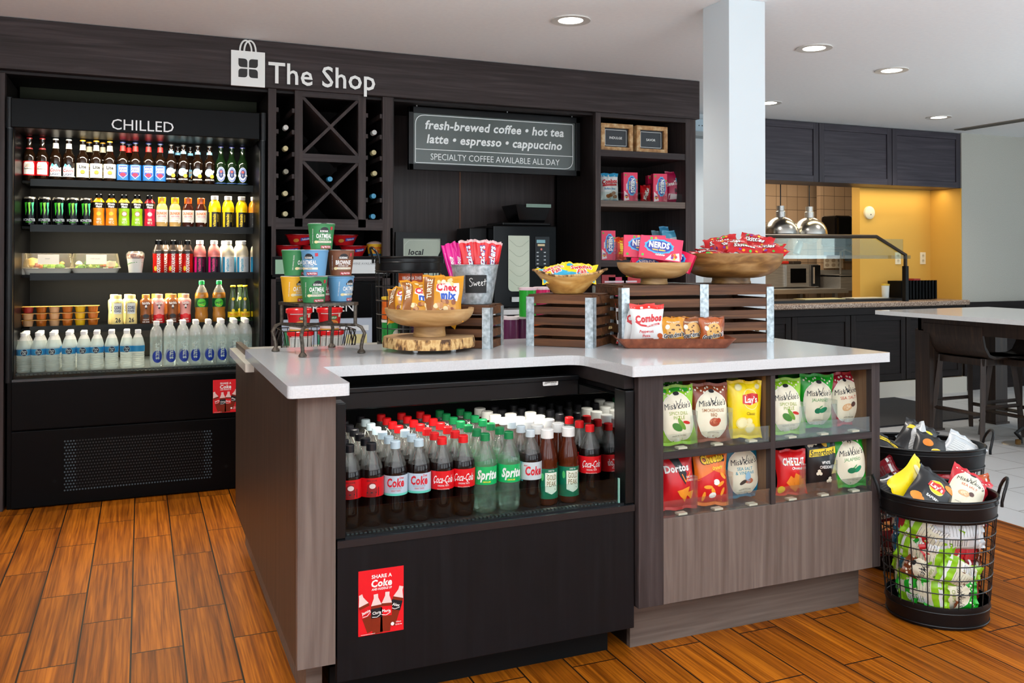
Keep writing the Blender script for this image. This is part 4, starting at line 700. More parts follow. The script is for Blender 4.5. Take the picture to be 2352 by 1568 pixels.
# ---- drinks cooler in the island
CS = mat('cooler satin black', '#08090b', .32, spec=.3); MIR = mat('mirror cooler wall', '#9a9c9c', .03, 1)
t = thing('island_cooler', 'black open drinks cooler built into the front of the island', 'drinks cooler', (0, 0, 0))
MB().box(.479, 2.352, .475, .508, 2.42, .838, CS).build('corner_post', t, bevel=.003); MB().box(1.366, 2.352, .475, 1.398, 2.42, .82, CS).build('corner_post', t, bevel=.003)
MB().box(.479, 2.42, .455, .505, 3.2, .80, CBM).box(.505, 3.17, .455, 1.37, 3.2, .80, CBM).box(1.37, 2.42, .455, 1.398, 3.2, .80, CBM).box(.505, 2.385, .44, 1.37, 3.17, .455, mat('deck charcoal', '#22262a', .18)).box(.479, 2.9, .80, 1.398, 3.2, .84, CBM).build('tank', t)
MB().box(1.366, 2.42, .455, 1.3695, 3.17, .80, MIR).build('mirror_side', t)
cn = MB().box(.508, 2.665, .765, 1.366, 2.69, .825, CS).box(.508, 2.69, .79, 1.366, 2.9, .80, CBM).box(.508, 2.66, .815, 1.366, 2.70, .832, CS).build('canopy', t, bevel=.003)
m = MB(); f = front(1.26, 2.664, .812); p = rounded([(-.028, -.010), (.028, -.010), (.028, .010), (-.028, .010)], .004, 3); m.poly(f, p, WHT, .0015, 2); m.text(f, 'Structural', .006, .002, .007, INK, .0024, .02, fit=.032); m.text(f, 'Concepts', .010, -.005, .004, INK, .0024, 0, fit=.02)
for k in range(3): m.line(f, [(-.023+.004*k, -.005), (-.017+.004*k, .004)], .0014, INK, .0024)
m.build('maker_plate', cn)
MB().box(.50, 2.88, .835, 1.37, 2.9, .868, BLKM).box(1.366, 2.36, .825, 1.40, 2.9, .867, DKX).build('valance', t)
m = MB().box(.508, 2.36, .455, 1.366, 2.40, .478, CS)
for k in range(70): m.box(.515+.012*k, 2.37, .478, .521+.012*k, 2.385, .482, mat('louvre', '#33373a', .3))
m.build('air_louvre', t); MB().box(.509, 2.3655, .47, 1.352, 2.3695, .552, glassy('front glass', '#eff6f4', .002, fk=.2)).build('front_glass', t); MB().box(1.349, 2.3645, .47, 1.3535, 2.3705, .553, mat('glass edge green', '#7fb0a2', .1)).build('glass_edge', t)
m = MB().box(.483, 2.345, .098, 1.392, 2.37, .462, wood('black stained panel', '#09090b', '#0d0d10', '#131316', 'z', 1, .45, .2)).build('front_panel', t, bevel=.002); MB().box(.483, 2.341, .455, 1.392, 2.365, .474, mat('black trim', '#1a1c20', .2)).build('panel_trim', t)
MB().box(.483, 2.44, 0, 1.352, 2.46, .10, BLKM).box(1.332, 2.46, 0, 1.352, 3.1, .10, BLKM).build('toe_kick', t)
area('cooler_lamp', (.94, 2.70, .786), (radians(-12), 0, 0), .84, .03, 4, (1, .93, .80))
def poster(name, x, y, z, lb):
    t = thing(name, lb, 'poster', (x, y, z)); m = MB(); f = front(0, 0, 0); w, h = .125, .174; PR = C('#d9121f', .35)
    m.box(0, .0, 0, w, .0015, h, PR); m.text(f, 'SHARE A', .064, .155, .010, WHT, .0006, .03, fit=.056); m.text(f, 'Coke', .064, .137, .019, WHT, .0006, .04, .1, fit=.058); m.text(f, 'AND HUDDLE UP', .064, .121, .006, WHT, .0006, .03, fit=.056)
    for cx, cy, r, lab, nm in ((.022, .058, -.32, '#c8141e', 'Jamie'), (.102, .066, .30, '#141a20', 'Alex'), (.050, .052, -.05, '#141a20', 'Chris'), (.076, .054, .06, '#d9121f', 'Maria')):
        c, q = cos(-r), sin(-r); T_ = lambda a, b: (max(.001, min(w-.001, cx+a*c-b*q)), max(.001, cy+a*q+b*c)); k = .0006 if nm in ('Jamie', 'Alex') else .0012
        m.poly(f, [T_(a, b) for a, b in ((-.014, -.05), (.014, -.05), (.015, .0), (.0145, .026), (.006, .046), (.006, .052), (-.006, .052), (-.006, .046), (-.0145, .026), (-.015, 0))], C('#7a2410', .3), k, 2)
        m.poly(f, [T_(a, b) for a, b in ((-.0145, .026), (.0145, .026), (.006, .046), (.006, .056), (-.006, .056), (-.006, .046))], C('#e9c9c4', .3), k+.0003, 2); m.poly(f, [T_(a, b) for a, b in ((-.0155, -.008), (.0155, -.008), (.0155, .018), (-.0155, .018))], C(lab, .3), k+.0003, 2)
        u, v = T_(0, .006); m.text(f, nm, u, v, .0075, WHT, k+.0006, .03, 0, -r, fit=.024); m.line(f, [T_(-.013, -.004), T_(0, -.006), T_(.012, .001)], .0016, WHT, k+.0006)
    m.ell(f, .093, .022, .005, .005, WHT, .003, 8); m.text(f, 'Hilton', .110, .026, .004, WHT, .003, .02, fit=.014); m.text(f, 'Garden Inn', .110, .019, .004, WHT, .003, .02, fit=.018); m.line(f, [(.006, .004), (.045, .004)], .001, WHT, .003)
    m.build('print', t); return t
poster('drinks_poster', .540, 2.3432, .212, 'small red drinks poster on the black panel of the island cooler'); poster('drinks_poster', .352, 4.8985, .411, 'small red drinks poster on the chilled case, half hidden by the island')
# ---- soda bottles: twelve columns, seven rows
def a_cola(o, f): o.text(f, 'Coca-Cola', .001, .118, .022, WHT, .0009, .012, .22, fit=.062); o.line(f, [(-.03, .105), (-.012, .108), (.01, .104), (.03, .109)], .0022, WHT, .0009); o.text(f, 'ORIGINAL TASTE', 0, .099, .005, WHT, .0009, .01, fit=.034); o.text(f, 'Delicious & Refreshing', 0, .089, .004, C('#f0c8c0'), .0009, 0, fit=.036)
def a_diet(o, f): o.grid(f, -.06, .0835, .06, .090, C('#63c9b4'), .0006, 14, 1); o.text(f, 'Diet', .018, .135, .007, RED, .0009, .01, .1, fit=.014); o.text(f, 'Coke', 0, .122, .025, C('#cc1626'), .0010, .035, .06, fit=.052); o.text(f, 'NO SUGAR NO CALORIES', 0, .105, .004, C('#7a8890'), .0009, 0, fit=.036); o.text(f, 'GREAT TASTE', 0, .098, .005, C('#cc1626'), .0009, .01, fit=.028)
def a_dietold(o, f): o.grid(f, -.06, .082, -.030, .142, C('#3f9aa8'), .0005, 4, 1); o.text(f, 'Coke', .006, .116, .027, C('#cc1626'), .0010, .035, .06, fit=.054); o.text(f, 'diet', -.02, .132, .006, C('#cc1626'), .0009, .01, fit=.012)
def a_zero(o, f): o.poly(f, [(-.016, .088), (.012, .088), (.016, .108), (.010, .126), (-.002, .130), (-.012, .122)], C('#8a1014'), .0007); o.ell(f, .002, .118, .009, .007, C('#e9d6d0'), .001); o.line(f, [(-.014, .10), (.014, .10)], .003, INK, .0011); o.text(f, 'ZERO SUGAR', 0, .134, .005, INK, .0009, .01, fit=.03); o.line(f, [(.02, .09), (.02, .115)], .002, INK, .0011)
def a_sprite(o, f): o.text(f, 'Sprite', .004, .118, .027, WHT, .0010, .045, .18, fit=.066); o.text(f, 'LEMON-LIME', .0, .096, .005, C('#f1e13a'), .0009, .02, fit=.024)
KS = {'z': soda('soda_bottle', 'soda bottle', COLA, C('#15151a', .35), .164, (.087, .141), C('#cc1119', .3), a_zero), 'd': soda('soda_bottle', 'soda bottle', COLA, C('#bcd0da', .35), .166, (.087, .141), C('#b9c6d2', .3), a_diet), 'D': soda('soda_bottle', 'soda bottle', COLA, C('#c8d4da', .35), .166, (.087, .141), C('#c4cacd', .3), a_dietold),
      'c': soda('soda_bottle', 'soda bottle', COLA, C('#d8141a', .35), .164, (.087, .141), C('#d4111b', .3), a_cola), 's': soda('soda_bottle', 'soda bottle', LIME, C('#0f7a44', .35), .166, (.087, .141), C('#12a65a', .3), a_sprite)}
def tea():
    pr = [(.001, 0), (.029, .001), (.0325, .006), (.0335, .045), (.0335, .115), (.0315, .125), (.033, .132), (.030, .155), (.0215, .19), (.018, .205), (.0175, .214)]
    def art(o, f): o.poly(f, [(-.017, .045), (.024, .045), (.024, .103), (-.017, .103)], C('#e9ead8'), .0007); o.text(f, 'GOLD', .004, .089, .017, C('#7a6420'), .0012, 0, fit=.031); o.text(f, 'PEAK', .004, .069, .017, C('#7a6420'), .0012, 0, fit=.031); o.text(f, 'SWEET TEA', .003, .109, .005, WHT, .0009, .01, fit=.02); o.poly(f, [(-.017, .045), (.024, .045), (.0035, .036)], C('#e9ead8'), .0007, 2); o.ell(f, -.026, .09, .005, .012, C('#4ab060'), .0009, 12)
    return Kind(bottle('iced_tea_bottle', '', 'tea bottle', pr, [(.206, TEA), (1, PET)], (.0205, .206, .234, WHT), art, None, 22, (.022, .115, .0335, C('#0d6a4c', .3))))
KS['t'] = tea()
CAPC = {'z': 'black-capped cola bottle', 'd': 'silver-capped diet cola bottle', 'D': 'silver-capped diet cola bottle', 'c': 'red-capped cola bottle', 's': 'green-capped lemon soda bottle', 't': 'white-capped iced tea bottle'}
CL = [(802, 1027, 'zzzzzzz'), (853, 1023, 'zzzzzzz'), (908, 1018, 'ddddddz'), (962, 1015, 'dddcccc'), (1015, 1010, 'ccccccc'), (1064, 1005, 'ccccccc'), (1114, 999, 'sssssss'), (1168, 998, 'sssssss'), (1218, 996, 'DDDDttt'), (1256.5, 992, 'tttttzz'), (1305.5, 989, 'tttttzz'), (1355, 982, 'ccczzzz')]
random.seed(9)
for i, (px, py, ks) in enumerate(CL):
    p = P(px, py, Y=2.52); x = p.x
    for r, k in enumerate(ks):
        y = 2.52+.0742*r+random.uniform(-.001, .001)
        KS[k].put((x, y, .4555), face(x, y)*.55+random.uniform(-.10, .10)+(.15 if k == 't' else 0), '%s, %s from front in %s column of the island cooler' % (CAPC[k], ORD[r], ORD[i]), 'bottles in the island cooler')
# ---- snack cabinet with four cubbies
t = thing('snack_cabinet', 'greyed walnut island cabinet with four open snack cubbies', 'cabinet', (0, 0, 0)); y0, y1 = 2.335, 2.36
MB().box(1.402, y0, .157, 1.491, y1, .867, DWZ).box(2.335, y0, .157, 2.372, y1, .867, DWZ).box(1.491, y0, .842, 2.335, y1, .867, DWX).box(1.902, y0, .42, 1.921, y1, .842, DWZ).box(1.491, y0, .603, 1.902, y1, .625, DWX).box(1.921, y0, .603, 2.335, y1, .625, DWX).box(1.491, y0, .157, 2.335, y1, .42, ISZ).build('face_frame', t, bevel=.001)
LI = wood('cubby lining', '#5a4230', '#6e523c', '#806247', 'z')
MB().box(1.402, y1, .157, 1.49, 3.2, .866, DKZ).box(2.336, y1, .157, 2.371, 3.28, .866, LI).box(1.49, 2.78, .157, 2.336, 2.80, .866, DKZ).box(1.491, y1, .40, 2.336, 2.78, .42, DKX).box(1.902, y1, .42, 1.921, 2.78, .842, LI).box(1.491, y1, .842, 2.336, 2.78, .866, DKX).box(1.402, 3.26, .157, 2.371, 3.28, .866, ISZ).build('carcass', t)
MB().box(1.491, y1, .605, 1.902, 2.78, .623, DKX).build('shelf', t); MB().box(1.921, y1, .605, 2.335, 2.78, .623, DKX).build('shelf', t)
MB().box(1.424, 2.425, 0, 2.36, 2.445, .157, ISX).box(2.34, 2.445, 0, 2.36, 3.2, .157, ISX).box(1.424, 2.445, 0, 1.445, 3.2, .157, DKX).build('toe_kick', t)
ACR = glassy('thin acrylic', '#f6f9f8', .006, .03, .03, fk=.3)
for bx0, bx1, bz, wh in ((1.494, 1.899, .626, 'upper left'), (1.924, 2.332, .626, 'upper right'), (1.494, 1.899, .4205, 'lower left'), (1.924, 2.332, .4205, 'lower right')):
    g = thing('acrylic_tray', 'clear acrylic divided tray in the %s snack cubby' % wh, 'acrylic tray', (0, 0, 0)); MB().box(bx0, 2.338, bz, bx1, 2.341, bz+.052, ACR).build('front_lip', g); MB().box(bx0, 2.3405, bz, bx1, 2.70, bz+.003, ACR).build('base', g)
    for k in (1, 2):
        x = bx0+(bx1-bx0)*k/3-.01; MB().box(x, 2.342, bz+.003, x+.003, 2.60, bz+.118, ACR).box(x-.022, 2.342, bz+.003, x, 2.345, bz+.105, ACR).build('divider', g)
    for k in range(3): x = bx0+(bx1-bx0)*(k+.5)/3; MB().box(x-.012, 2.3395, bz+.003, x+.02, 2.362, bz+.009, C('#d8d2bc')).build('price_clip', g)
# ================================================================ bags
def bagmap(w, h, t, seed=0, crimp=.1, waist=.10):
    def f(u, v, o=0, side=1):
        a = max(-1, min(1, u/(w/2))); b = max(0, min(1, v/h)); c = max(0, min(1, (b-crimp*.6)/(1-1.2*crimp)))
        env = max(0, 1-a*a)**.6*max(0, sin(pi*c))**.6
        end = 1-sin(pi*b); wr = .0022*sin(11*a+seed*2.1+3*b)*(.25+end)+.0016*sin(9*b+4*a+seed)+.003*end**3*sin(17*a+seed)
        x = u*(1-waist*sin(pi*b)**.8)+.002*sin(8*b+seed)*(1 if a > 0 else -1); return Vector((x, -side*(t/2*env)-wr-(o if side > 0 else -o), v+.0025*sin(6*a+seed)*end))
    return f
class Bag:
    def __init__(s, w, h, t, col, seed=0, backcol=None, ends=None, crimp=.1):
        s.w, s.h, s.t, s.f = w, h, t, bagmap(w, h, t, seed, crimp); s.m = MB(); g = G(col, .3) if isinstance(col, str) else col; e = G(ends, .3) if ends else g; nu, nv = 16, 22
        for side, mm in ((1, g), (-1, G(backcol, .3) if backcol else g)):
            for v0, v1, q, n in ((0, .05, e, 2), (.05, .95, mm, nv), (.95, 1, e, 2)): s.m.grid(lambda u, v, o=0: s.f(u, v, o, side), -w/2 if side > 0 else w/2, v0*h, w/2 if side > 0 else -w/2, v1*h, q, 0, nu, n)
    def put(s, name, loc, rot, lb, cat='snack bag', group=None): o = s.m.build(name, None, loc, rot, sharp=60); return tag(o, lb, cat, group)
def vick(col, dark, flav, fc, pic, seed=0, w=.135, h=.187, t=.055):
    b = Bag(w, h, t, col, seed); m, f = b.m, b.f; cr = G('#ece5cc', .35)
    m.ell(f, 0, h*.46, w*.465, h*.415, C('#f7f3e4'), .0009, 28, 6); m.ell(f, 0, h*.46, w*.45, h*.40, cr, .0014, 28, 6)
    for k in range(13): m.ell(f, -w*.40+w*.8*k/12, h*(.885+.04*sin(k*1.7)), .0035, .0035, C('#f0ead8'), .0009, 8, 1)
    m.ell(f, 0, h*.855, .009, .006, INK, .0019, 12, 1); m.text(f, 'Miss', -w*.22, h*.655, .020, INK, .0022, .0, .25, .08, sx=.8); m.text(f, 'Vickie’s', w*.12, h*.665, .020, INK, .0022, .0, .25, .08, fit=w*.50); m.line(f, [(-w*.04, h*.74), (w*.0, h*.63), (w*.09, h*.76)], .0022, INK, .0022)
    for i, ln in enumerate(flav.split('/')): m.text(f, ln, 0, h*(.535-.075*i), .011, C(fc), .0020, .005, fit=min(w*.62, .0085*len(ln)))
    for u, v, ru, rv, c, ro in pic: m.ell(f, u*w, v*h, ru, rv, C(c), .0021, 16, 3, ro)
    m.text(f, 'MADE WITH CARE', 0, h*.155, .004, C('#6a6450'), .0022, 0, fit=.05); return b
PICK = ((-.06, .30, .022, .011, '#3f7a2c', -.5), (.06, .35, .024, .009, '#6b9a35', -.9), (.22, .37, .014, .005, '#c8281e', -.2)); JAL = ((-.05, .33, .016, .010, '#14704a', 0), (.13, .35, .018, .009, '#15855a', .4), (.04, .40, .010, .002, '#2a9a4a', .7))
BBQ = ((.02, .33, .022, .014, '#a04a32', 0), (.02, .35, .019, .008, '#c87a5a', 0), (.14, .36, .010, .008, '#b04028', 0)); SALT = ((-.06, .35, .022, .013, '#d8a878', .2), (-.06, .355, .016, .009, '#ecd4b0', .2), (.13, .40, .010, .009, '#5a3f38', .5)); VIN = ((.1, .37, .011, .020, '#8fb8cf', 0), (.12, .31, .018, .010, '#b86a4a', 0), (-.06, .29, .016, .007, '#4a4038', .3))
GRP = 'snack bags in the island cubbies'
def stand(b, px, z, lb, tilt=-.22, roll=0, y=2.378, rz=None, name='chip_bag'):
    p = P(px, 1000, Y=y); return b.put(name, (p.x, y, z+.006), (tilt, roll, face(p.x, y)*.25 if rz is None else rz), lb, 'chip bag', GRP)
ZU, ZL = .629, .4235
A = vick('#8cc21e', '', 'SPICY DILL/PICKLE', '#8aa02a', PICK, 1); A.m.grid(A.f, -.06, .166, .06, .178, G('#2f9a2c', .3), .0012, 8, 2)
stand(A, 1557, ZU, 'lime green pickle chip bag, left end of the upper left cubby', -.12, -.03)
stand(vick('#8a3f22', '', 'SMOKEHOUSE/BBQ', '#a06a3a', BBQ, 2), 1634, ZU, 'brown and cream barbecue chip bag in the upper left cubby', -.14, .02)
b = Bag(.128, .188, .055, '#f3d312', 3); m, f = b.m, b.f
def lays(m, f, u, v, s=1, rot=0): m.ell(f, u, v, .030*s, .034*s, C('#f7ecb0'), .0012, 20, 4); m.ell(f, u, v, .028*s, .032*s, C('#f6c816'), .0016, 20, 4); c, q = cos(rot), sin(rot); m.poly(f, [(u+a*s*c-b_*s*q, v+a*s*q+b_*s*c) for a, b_ in ((-.032, -.014), (-.01, -.019), (.03, -.008), (.031, .016), (.008, .021), (-.03, .012))], C('#c81a1e'), .0020, 3); m.text(f, "Lay’s", u, v, .021*s, WHT, .0026, .03, .12, rot+.05, fit=.048*s)
lays(m, f, .012, .128); m.text(f, 'Classic', .01, .082, .010, C('#5a4a10'), .0016, .0, fit=.034)
for u, v, r in ((-.03, .165, .015), (.045, .168, .011), (-.02, .05, .024), (.012, .036, .022), (.005, .055, .016)): m.ell(f, u, v, r, r*.8, C('#ecdc8a'), .0012, 14, 3); m.ell(f, u, v, r*.8, r*.6, C('#f4ecb8'), .0016, 14, 3)
LB = b; stand(b, 1710, ZU, 'bright yellow potato chip bag in the upper left cubby', -.10, .05)
stand(vick('#3a8a22', '', 'DILL', '#8aa02a', PICK, 4), 1546, ZU+.012, 'green chip bag half hidden behind the left pickle bag', -.16, -.10, 2.47); stand(Bag(.13, .2, .05, '#7a3a1e', 5), 1604, ZU+.012, 'brown bag leaning behind the barbecue chips', -.14, -.12, 2.47); stand(Bag(.13, .2, .05, '#8a8a1c', 6), 1700, ZU+.012, 'olive yellow bag leaning behind the yellow chips', -.1, .12, 2.50)
stand(vick('#8cc21e', '', 'SPICY DILL/PICKLE', '#8aa02a', PICK, 7), 1808, ZU, 'lime green pickle chip bag in the upper right cubby', -.16, .0); stand(vick('#17a322', '', 'JALAPEÑO', '#5a9a5a', JAL, 8), 1872, ZU, 'green jalapeno chip bag in the upper right cubby', -.02, .05, 2.43); stand(vick('#a8182c', '', 'SEA SALT', '#c2583a', SALT, 9), 1946, ZU, 'crimson sea salt chip bag in the upper right cubby', -.05, -.09, 2.43)
stand(Bag(.13, .2, .05, '#16821e', 10), 1824, ZU+.012, 'green bag behind the pickle chips of the upper right cubby', -.14, .06, 2.50); stand(Bag(.13, .2, .05, '#7a1422', 11), 1916, ZU+.012, 'dark red bag behind the sea salt chips', -.10, .02, 2.51)
b = Bag(.128, .188, .055, '#c2141e', 12); m, f = b.m, b.f; m.poly(f, [(-.03, .17), (.0, .172), (.03, .112), (.02, .076), (-.005, .12)], INK, .0012, 4); m.text(f, 'Doritos', -.006, .130, .022, WHT, .0022, .045, 0, .04, fit=.092); m.line(f, [(.012, .11), (.022, .085), (.046, .115)], .004, C('#e87a1e'), .0018); m.text(f, 'NACHO/CHEESE'.split('/')[0], .04, .100, .007, WHT, .002, .01, fit=.026); m.text(f, 'CHEESE', .04, .09, .007, WHT, .002, .01, fit=.026)
for q in ([(-.012, .06), (.035, .07), (.012, .022)], [(.014, .05), (.05, .058), (.036, .03)]): m.poly(f, q, C('#e0891e'), .0016, 3)
stand(b, 1561, ZL, 'red tortilla chip bag in the lower left cubby', -.16, -.04)
b = Bag(.128, .188, .055, '#e0701a', 13); m, f = b.m, b.f; m.poly(f, [(-.062, 0.012), (.062, .012), (.062, .095), (-.0, .112), (-.062, .08)], G('#c8181c', .3), .0008, 6); m.text(f, 'Cheetos', .0, .150, .024, C('#f6c81e'), .0026, .06, 0, .15, fit=.085); m.text(f, 'Cheetos', .001, .1495, .024, INK, .0018, .10, 0, .15, fit=.092); m.text(f, 'Crunchy', .016, .122, .011, C('#f4d23a'), .0022, .03, .15, .18, fit=.045)
for k, (u, v) in enumerate(((-.02, .06), (.03, .07), (.036, .045), (-.03, .03), (.0, .045), (.04, .095))): m.ell(f, u, v, .016, .006, C('#ef9a2c'), .0016, 10, 2, .5*k)
m.ell(f, -.002, .034, .012, .009, WHT, .0018, 12, 2); m.ell(f, .012, .075, .012, .010, WHT, .0018, 12, 2)
stand(b, 1632, ZL, 'orange cheese puff bag in the lower left cubby', -.14, .05)
stand(vick('#10708e', '', 'SEA SALT/& VINEGAR', '#2f9ab0', VIN, 14), 1706, ZL, 'teal and cream vinegar chip bag in the lower left cubby', -.03, -.05, 2.42)
b = Bag(.118, .150, .05, '#cc1418', 15); m, f = b.m, b.f; m.text(f, 'CHEEZ-IT', .004, .112, .024, WHT, .002, .04, 0, 0, fit=.086); m.line(f, [(-.04, .105), (.045, .107)], .0016, GOLD, .0014); m.text(f, 'Original', .012, .09, .009, WHT, .002, .03, .1, fit=.04); m.ell(f, -.045, .02, .012, .012, YELL, .0016, 12, 2)
for u, v, r in ((.012, .055, .4), (-.012, .045, .1), (.03, .04, .9), (.006, .03, .3)): m.poly(f, [(u+.021*cos(r+pi*k/2), v+.021*sin(r+pi*k/2)) for k in range(4)], C('#df7f22'), .0012+.0004*u*10, 3)
stand(b, 1818, ZL, 'red cheese cracker bag in the lower right cubby', -.12, .02)
b = Bag(.128, .188, .055, '#121316', 16); m, f = b.m, b.f; m.poly(f, [(-.052, .118), (.056, .128), (.058, .150), (-.05, .142)], YELL, .0014, 4); m.text(f, 'Smartfood', .0, .134, .020, INK, .0024, .01, .15, .06, fit=.095); m.text(f, 'WHITE', .006, .10, .010, WHT, .002, .02, fit=.032); m.text(f, 'CHEDDAR', .006, .085, .010, WHT, .002, .02, fit=.048); m.ell(f, .012, .164, .009, .014, C('#d8b02a'), .0014, 12, 2, .5); m.ell(f, .03, .162, .008, .013, C('#2f7a6a'), .0012, 12, 2, -.2); m.poly(f, [(.03, .06), (.058, .06), (.056, .11)], C('#e9d98a'), .0016, 3)
for u, v in ((-.02, .065), (-.045, .16), (-.03, .165), (.025, .04)): [m.ell(f, u+.006*sin(2.1*k), v+.006*cos(2.1*k), .006, .006, C('#efe8d0'), .0016+.0002*k, 8, 1) for k in range(3)]
stand(b, 1886, ZL, 'black and yellow popcorn bag in the lower right cubby', -.08, .0); stand(vick('#17a322', '', 'JALAPEÑO', '#5a9a5a', JAL, 17), 1954, ZL, 'green jalapeno chip bag, right end of the lower right cubby', -.08, -.05)
stand(Bag(.128, .2, .05, '#15161a', 18), 1866, ZL+.012, 'black bag half hidden at the back of the lower right cubby', -.10, .08, 2.50); stand(Bag(.128, .2, .05, '#8a1018', 19), 1580, ZL+.01, 'red bag half hidden at the back of the lower left cubby', -.08, .08, 2.50)
# ================================================================ things on the worktop
IRON = noisemat('hammered iron', [(.35, '#3a332c'), (.65, '#5f554b')], (1, 1, 1), 90, 4, .45, .6)
t = thing('iron_stand', 'low wrought iron stand with curved legs carrying the oatmeal cups', 'stand', (0, 0, 0)); FT = [P(633, 807, Z=ZC), P(695, 820, Z=ZC), P(830, 811, Z=ZC), P(762, 798, Z=ZC)]; cx = sum(p.x for p in FT)/4; cyy = sum(p.y for p in FT)/4; zt = 1.075
k = .86; cor = [(cx+(p.x-cx)*k, cyy+(p.y-cyy)*k) for p in FT]; big = [(cx+(p.x-cx)*1.02, cyy+(p.y-cyy)*1.02) for p in FT]
MB().prism(rounded(big, .03, 1), zt-.010, zt, IRON).build('top_plate', t, bevel=.002)
for p, (a, b) in zip(FT, cor):
    dx, dy = p.x-cx, p.y-cyy; L = sqrt(dx*dx+dy*dy); dx, dy = dx/L, dy/L; MB().tube([(a, b, zt-.008), (a, b, zt-.075), (a+dx*.022, b+dy*.022, zt-.085), (a+dx*.034, b+dy*.034, zt-.105), (a+dx*.026, b+dy*.026, zt-.13), (p.x, p.y, zt-.150), (p.x, p.y, ZC+.008)], .0062, IRON, 8).lathe([(.001, 0), (.014, .001), (.014, .006), (.009, .012), (.006, .016)], IRON, 12, p.x, p.y, ZC+.0005).build('leg', t)
m = MB()
for i, j in ((0, 2), (1, 3), (0, 1)): m.tube([(*cor[i], zt-.078), (*cor[j], zt-.078)], .0055, IRON, 6)
m.build('cross_bar', t)
def oat(col, word, flav, lb, seed=0):
    t = thing('oatmeal_cup', lb, 'cup'); pr = [(.036, 0), (.0455, .082)]; R = pint(pr); PAP = noisemat('cup paper '+col, [(.3, col), (.7, col)], (1, 1, 1), 4, 2, .5)
    MB().lathe([(.001, .002), (.036, .001), (.0455, .082), (.047, .083), (.047, .087), (.0455, .088)], PAP, 28).build('cup', t); MB().lathe([(.047, .088), (.044, .0895), (.001, .0895)], C('#c8c8c6', .3), 24).poly(lambda u, v, o=0: (u, v, .089), [(-.01, -.044), (.01, -.044), (.014, -.056), (-.008, -.058)], C('#d2d2d0', .3), 0, 2).build('foil_lid', t)
    f = cyl(R); q = MB(); q.ell(f, .004, .066, .014, .010, INK, .0008, 14, 2); q.grid(f, -.014, .058, .020, .066, INK, .0010, 4, 1); q.text(f, 'KODIAK', .003, .062, .007, WHT, .0014, .03, fit=.028); q.text(f, word, .003, .046, .015, WHT, .0012, .03, fit=.054); q.text(f, 'POWER CUP', .003, .034, .005, WHT, .0012, .01, fit=.034)
    q.grid(f, -.020, .022, .032, .029, C('#ece6d2'), .0008, 6, 1); q.text(f, flav, .006, .0255, .004, INK, .0012, .0, fit=.044); q.ell(f, -.024, .025, .007, .005, C('#e2cf9a'), .0012, 10, 2); q.poly(f, [(-.008, .003), (.03, .003), (.03, .013), (-.008, .013)], C('#a8283a'), .0009, 3); q.text(f, '14g PROTEIN', .011, .0085, .0055, WHT, .0014, .02, fit=.032); q.poly(f, [(.026, .066), (.036, .067), (.036, .078), (.026, .077)], C('#b8283a'), .0009, 2)
    q.text(f, '100% WHOLE GRAINS', -.038, .045, .004, WHT, .001, 0, 0, pi/2, fit=.05); q.build('printing', t); return t
def putcup(t, px, z, y, rz): p = P(px, 600, Y=y); t.location = (p.x, y, z); t.rotation_euler = (0, 0, rz)
GR, BL, YE, BR, RD = '#2f7a44', '#5f92b8', '#dca51e', '#6f4228', '#a33040'; z0 = zt+.0005
putcup(oat(YE, 'OATMEAL', 'PEANUT BUTTER', 'yellow oatmeal cup in the bottom layer on the iron stand'), 676, z0, 3.10, .35); putcup(oat(GR, 'OATMEAL', 'MAPLE & BROWN SUGAR', 'green oatmeal cup in the bottom layer on the iron stand'), 721, z0, 3.02, .05); putcup(oat(BL, 'OATMEAL', 'BLUEBERRY', 'blue oatmeal cup in the bottom layer on the iron stand'), 783, z0, 3.075, .55); putcup(oat(RD, 'OATMEAL', 'BERRY', 'red oatmeal cup half hidden at the back of the bottom layer'), 748, z0, 3.125, .3)
z0 += .0905; putcup(oat(GR, 'OATMEAL', 'MAPLE & BROWN SUGAR', 'green oatmeal cup in the middle layer of the stack'), 678, z0, 3.10, .62); putcup(oat(BL, 'OATMEAL', 'MAPLE', 'blue oatmeal cup in the middle layer of the stack'), 723, z0, 3.03, -.75); putcup(oat(BR, 'BROWNIE', 'CHOCOLATE FUDGE', 'brown brownie cup in the middle layer of the stack'), 783, z0, 3.06, -.05); z0 += .0905; putcup(oat(GR, 'OATMEAL', 'MAPLE & BROWN SUGAR', 'green oatmeal cup on the very top of the stack'), 738, z0, 3.06, -.02)
# noodle cups in a wire tray on the rear ledge
t = thing('wire_tray', 'dark wire tray with side handles holding noodle cups behind the iron stand', 'tray', (0, 0, 0)); a, b = P(655, 790, Y=3.55), P(793, 790, Y=3.55); WI = mat('dark wire', '#26221f', .4, .6); m = MB(); xa, xb, ya, yb = a.x, b.x, 3.47, 3.63
for z, e in ((.849, 0), (.945, .02)): m.tube([(xa-e, ya-e, z), (xb+e, ya-e, z), (xb+e, yb+e, z), (xa-e, yb+e, z)], .0022, WI, 6, True)
for k in range(11):
    x = xa+(xb-xa)*k/10; m.tube([(x-(.02 if k == 0 else -.02 if k == 10 else 0), ya-.02, .945), (x, ya, .849), (x, yb, .849), (x, yb+.02, .945)], .0016, WI, 5)
for k in range(5): y = ya+(yb-ya)*k/4; m.tube([(xa-.02, y, .945), (xa, y, .849)], .0016, WI, 5).tube([(xb+.02, y, .945), (xb, y, .849)], .0016, WI, 5)
m.build('basket', t)
for s, x in ((-1, xa-.022), (1, xb+.022)): MB().tube([(x, 3.51, .943), (x+s*.012, 3.51, .91), (x+s*.012, 3.53, .875), (x+s*.012, 3.57, .875), (x+s*.012, 3.59, .91), (x, 3.59, .943)], .003, WI, 6).build('handle', t)
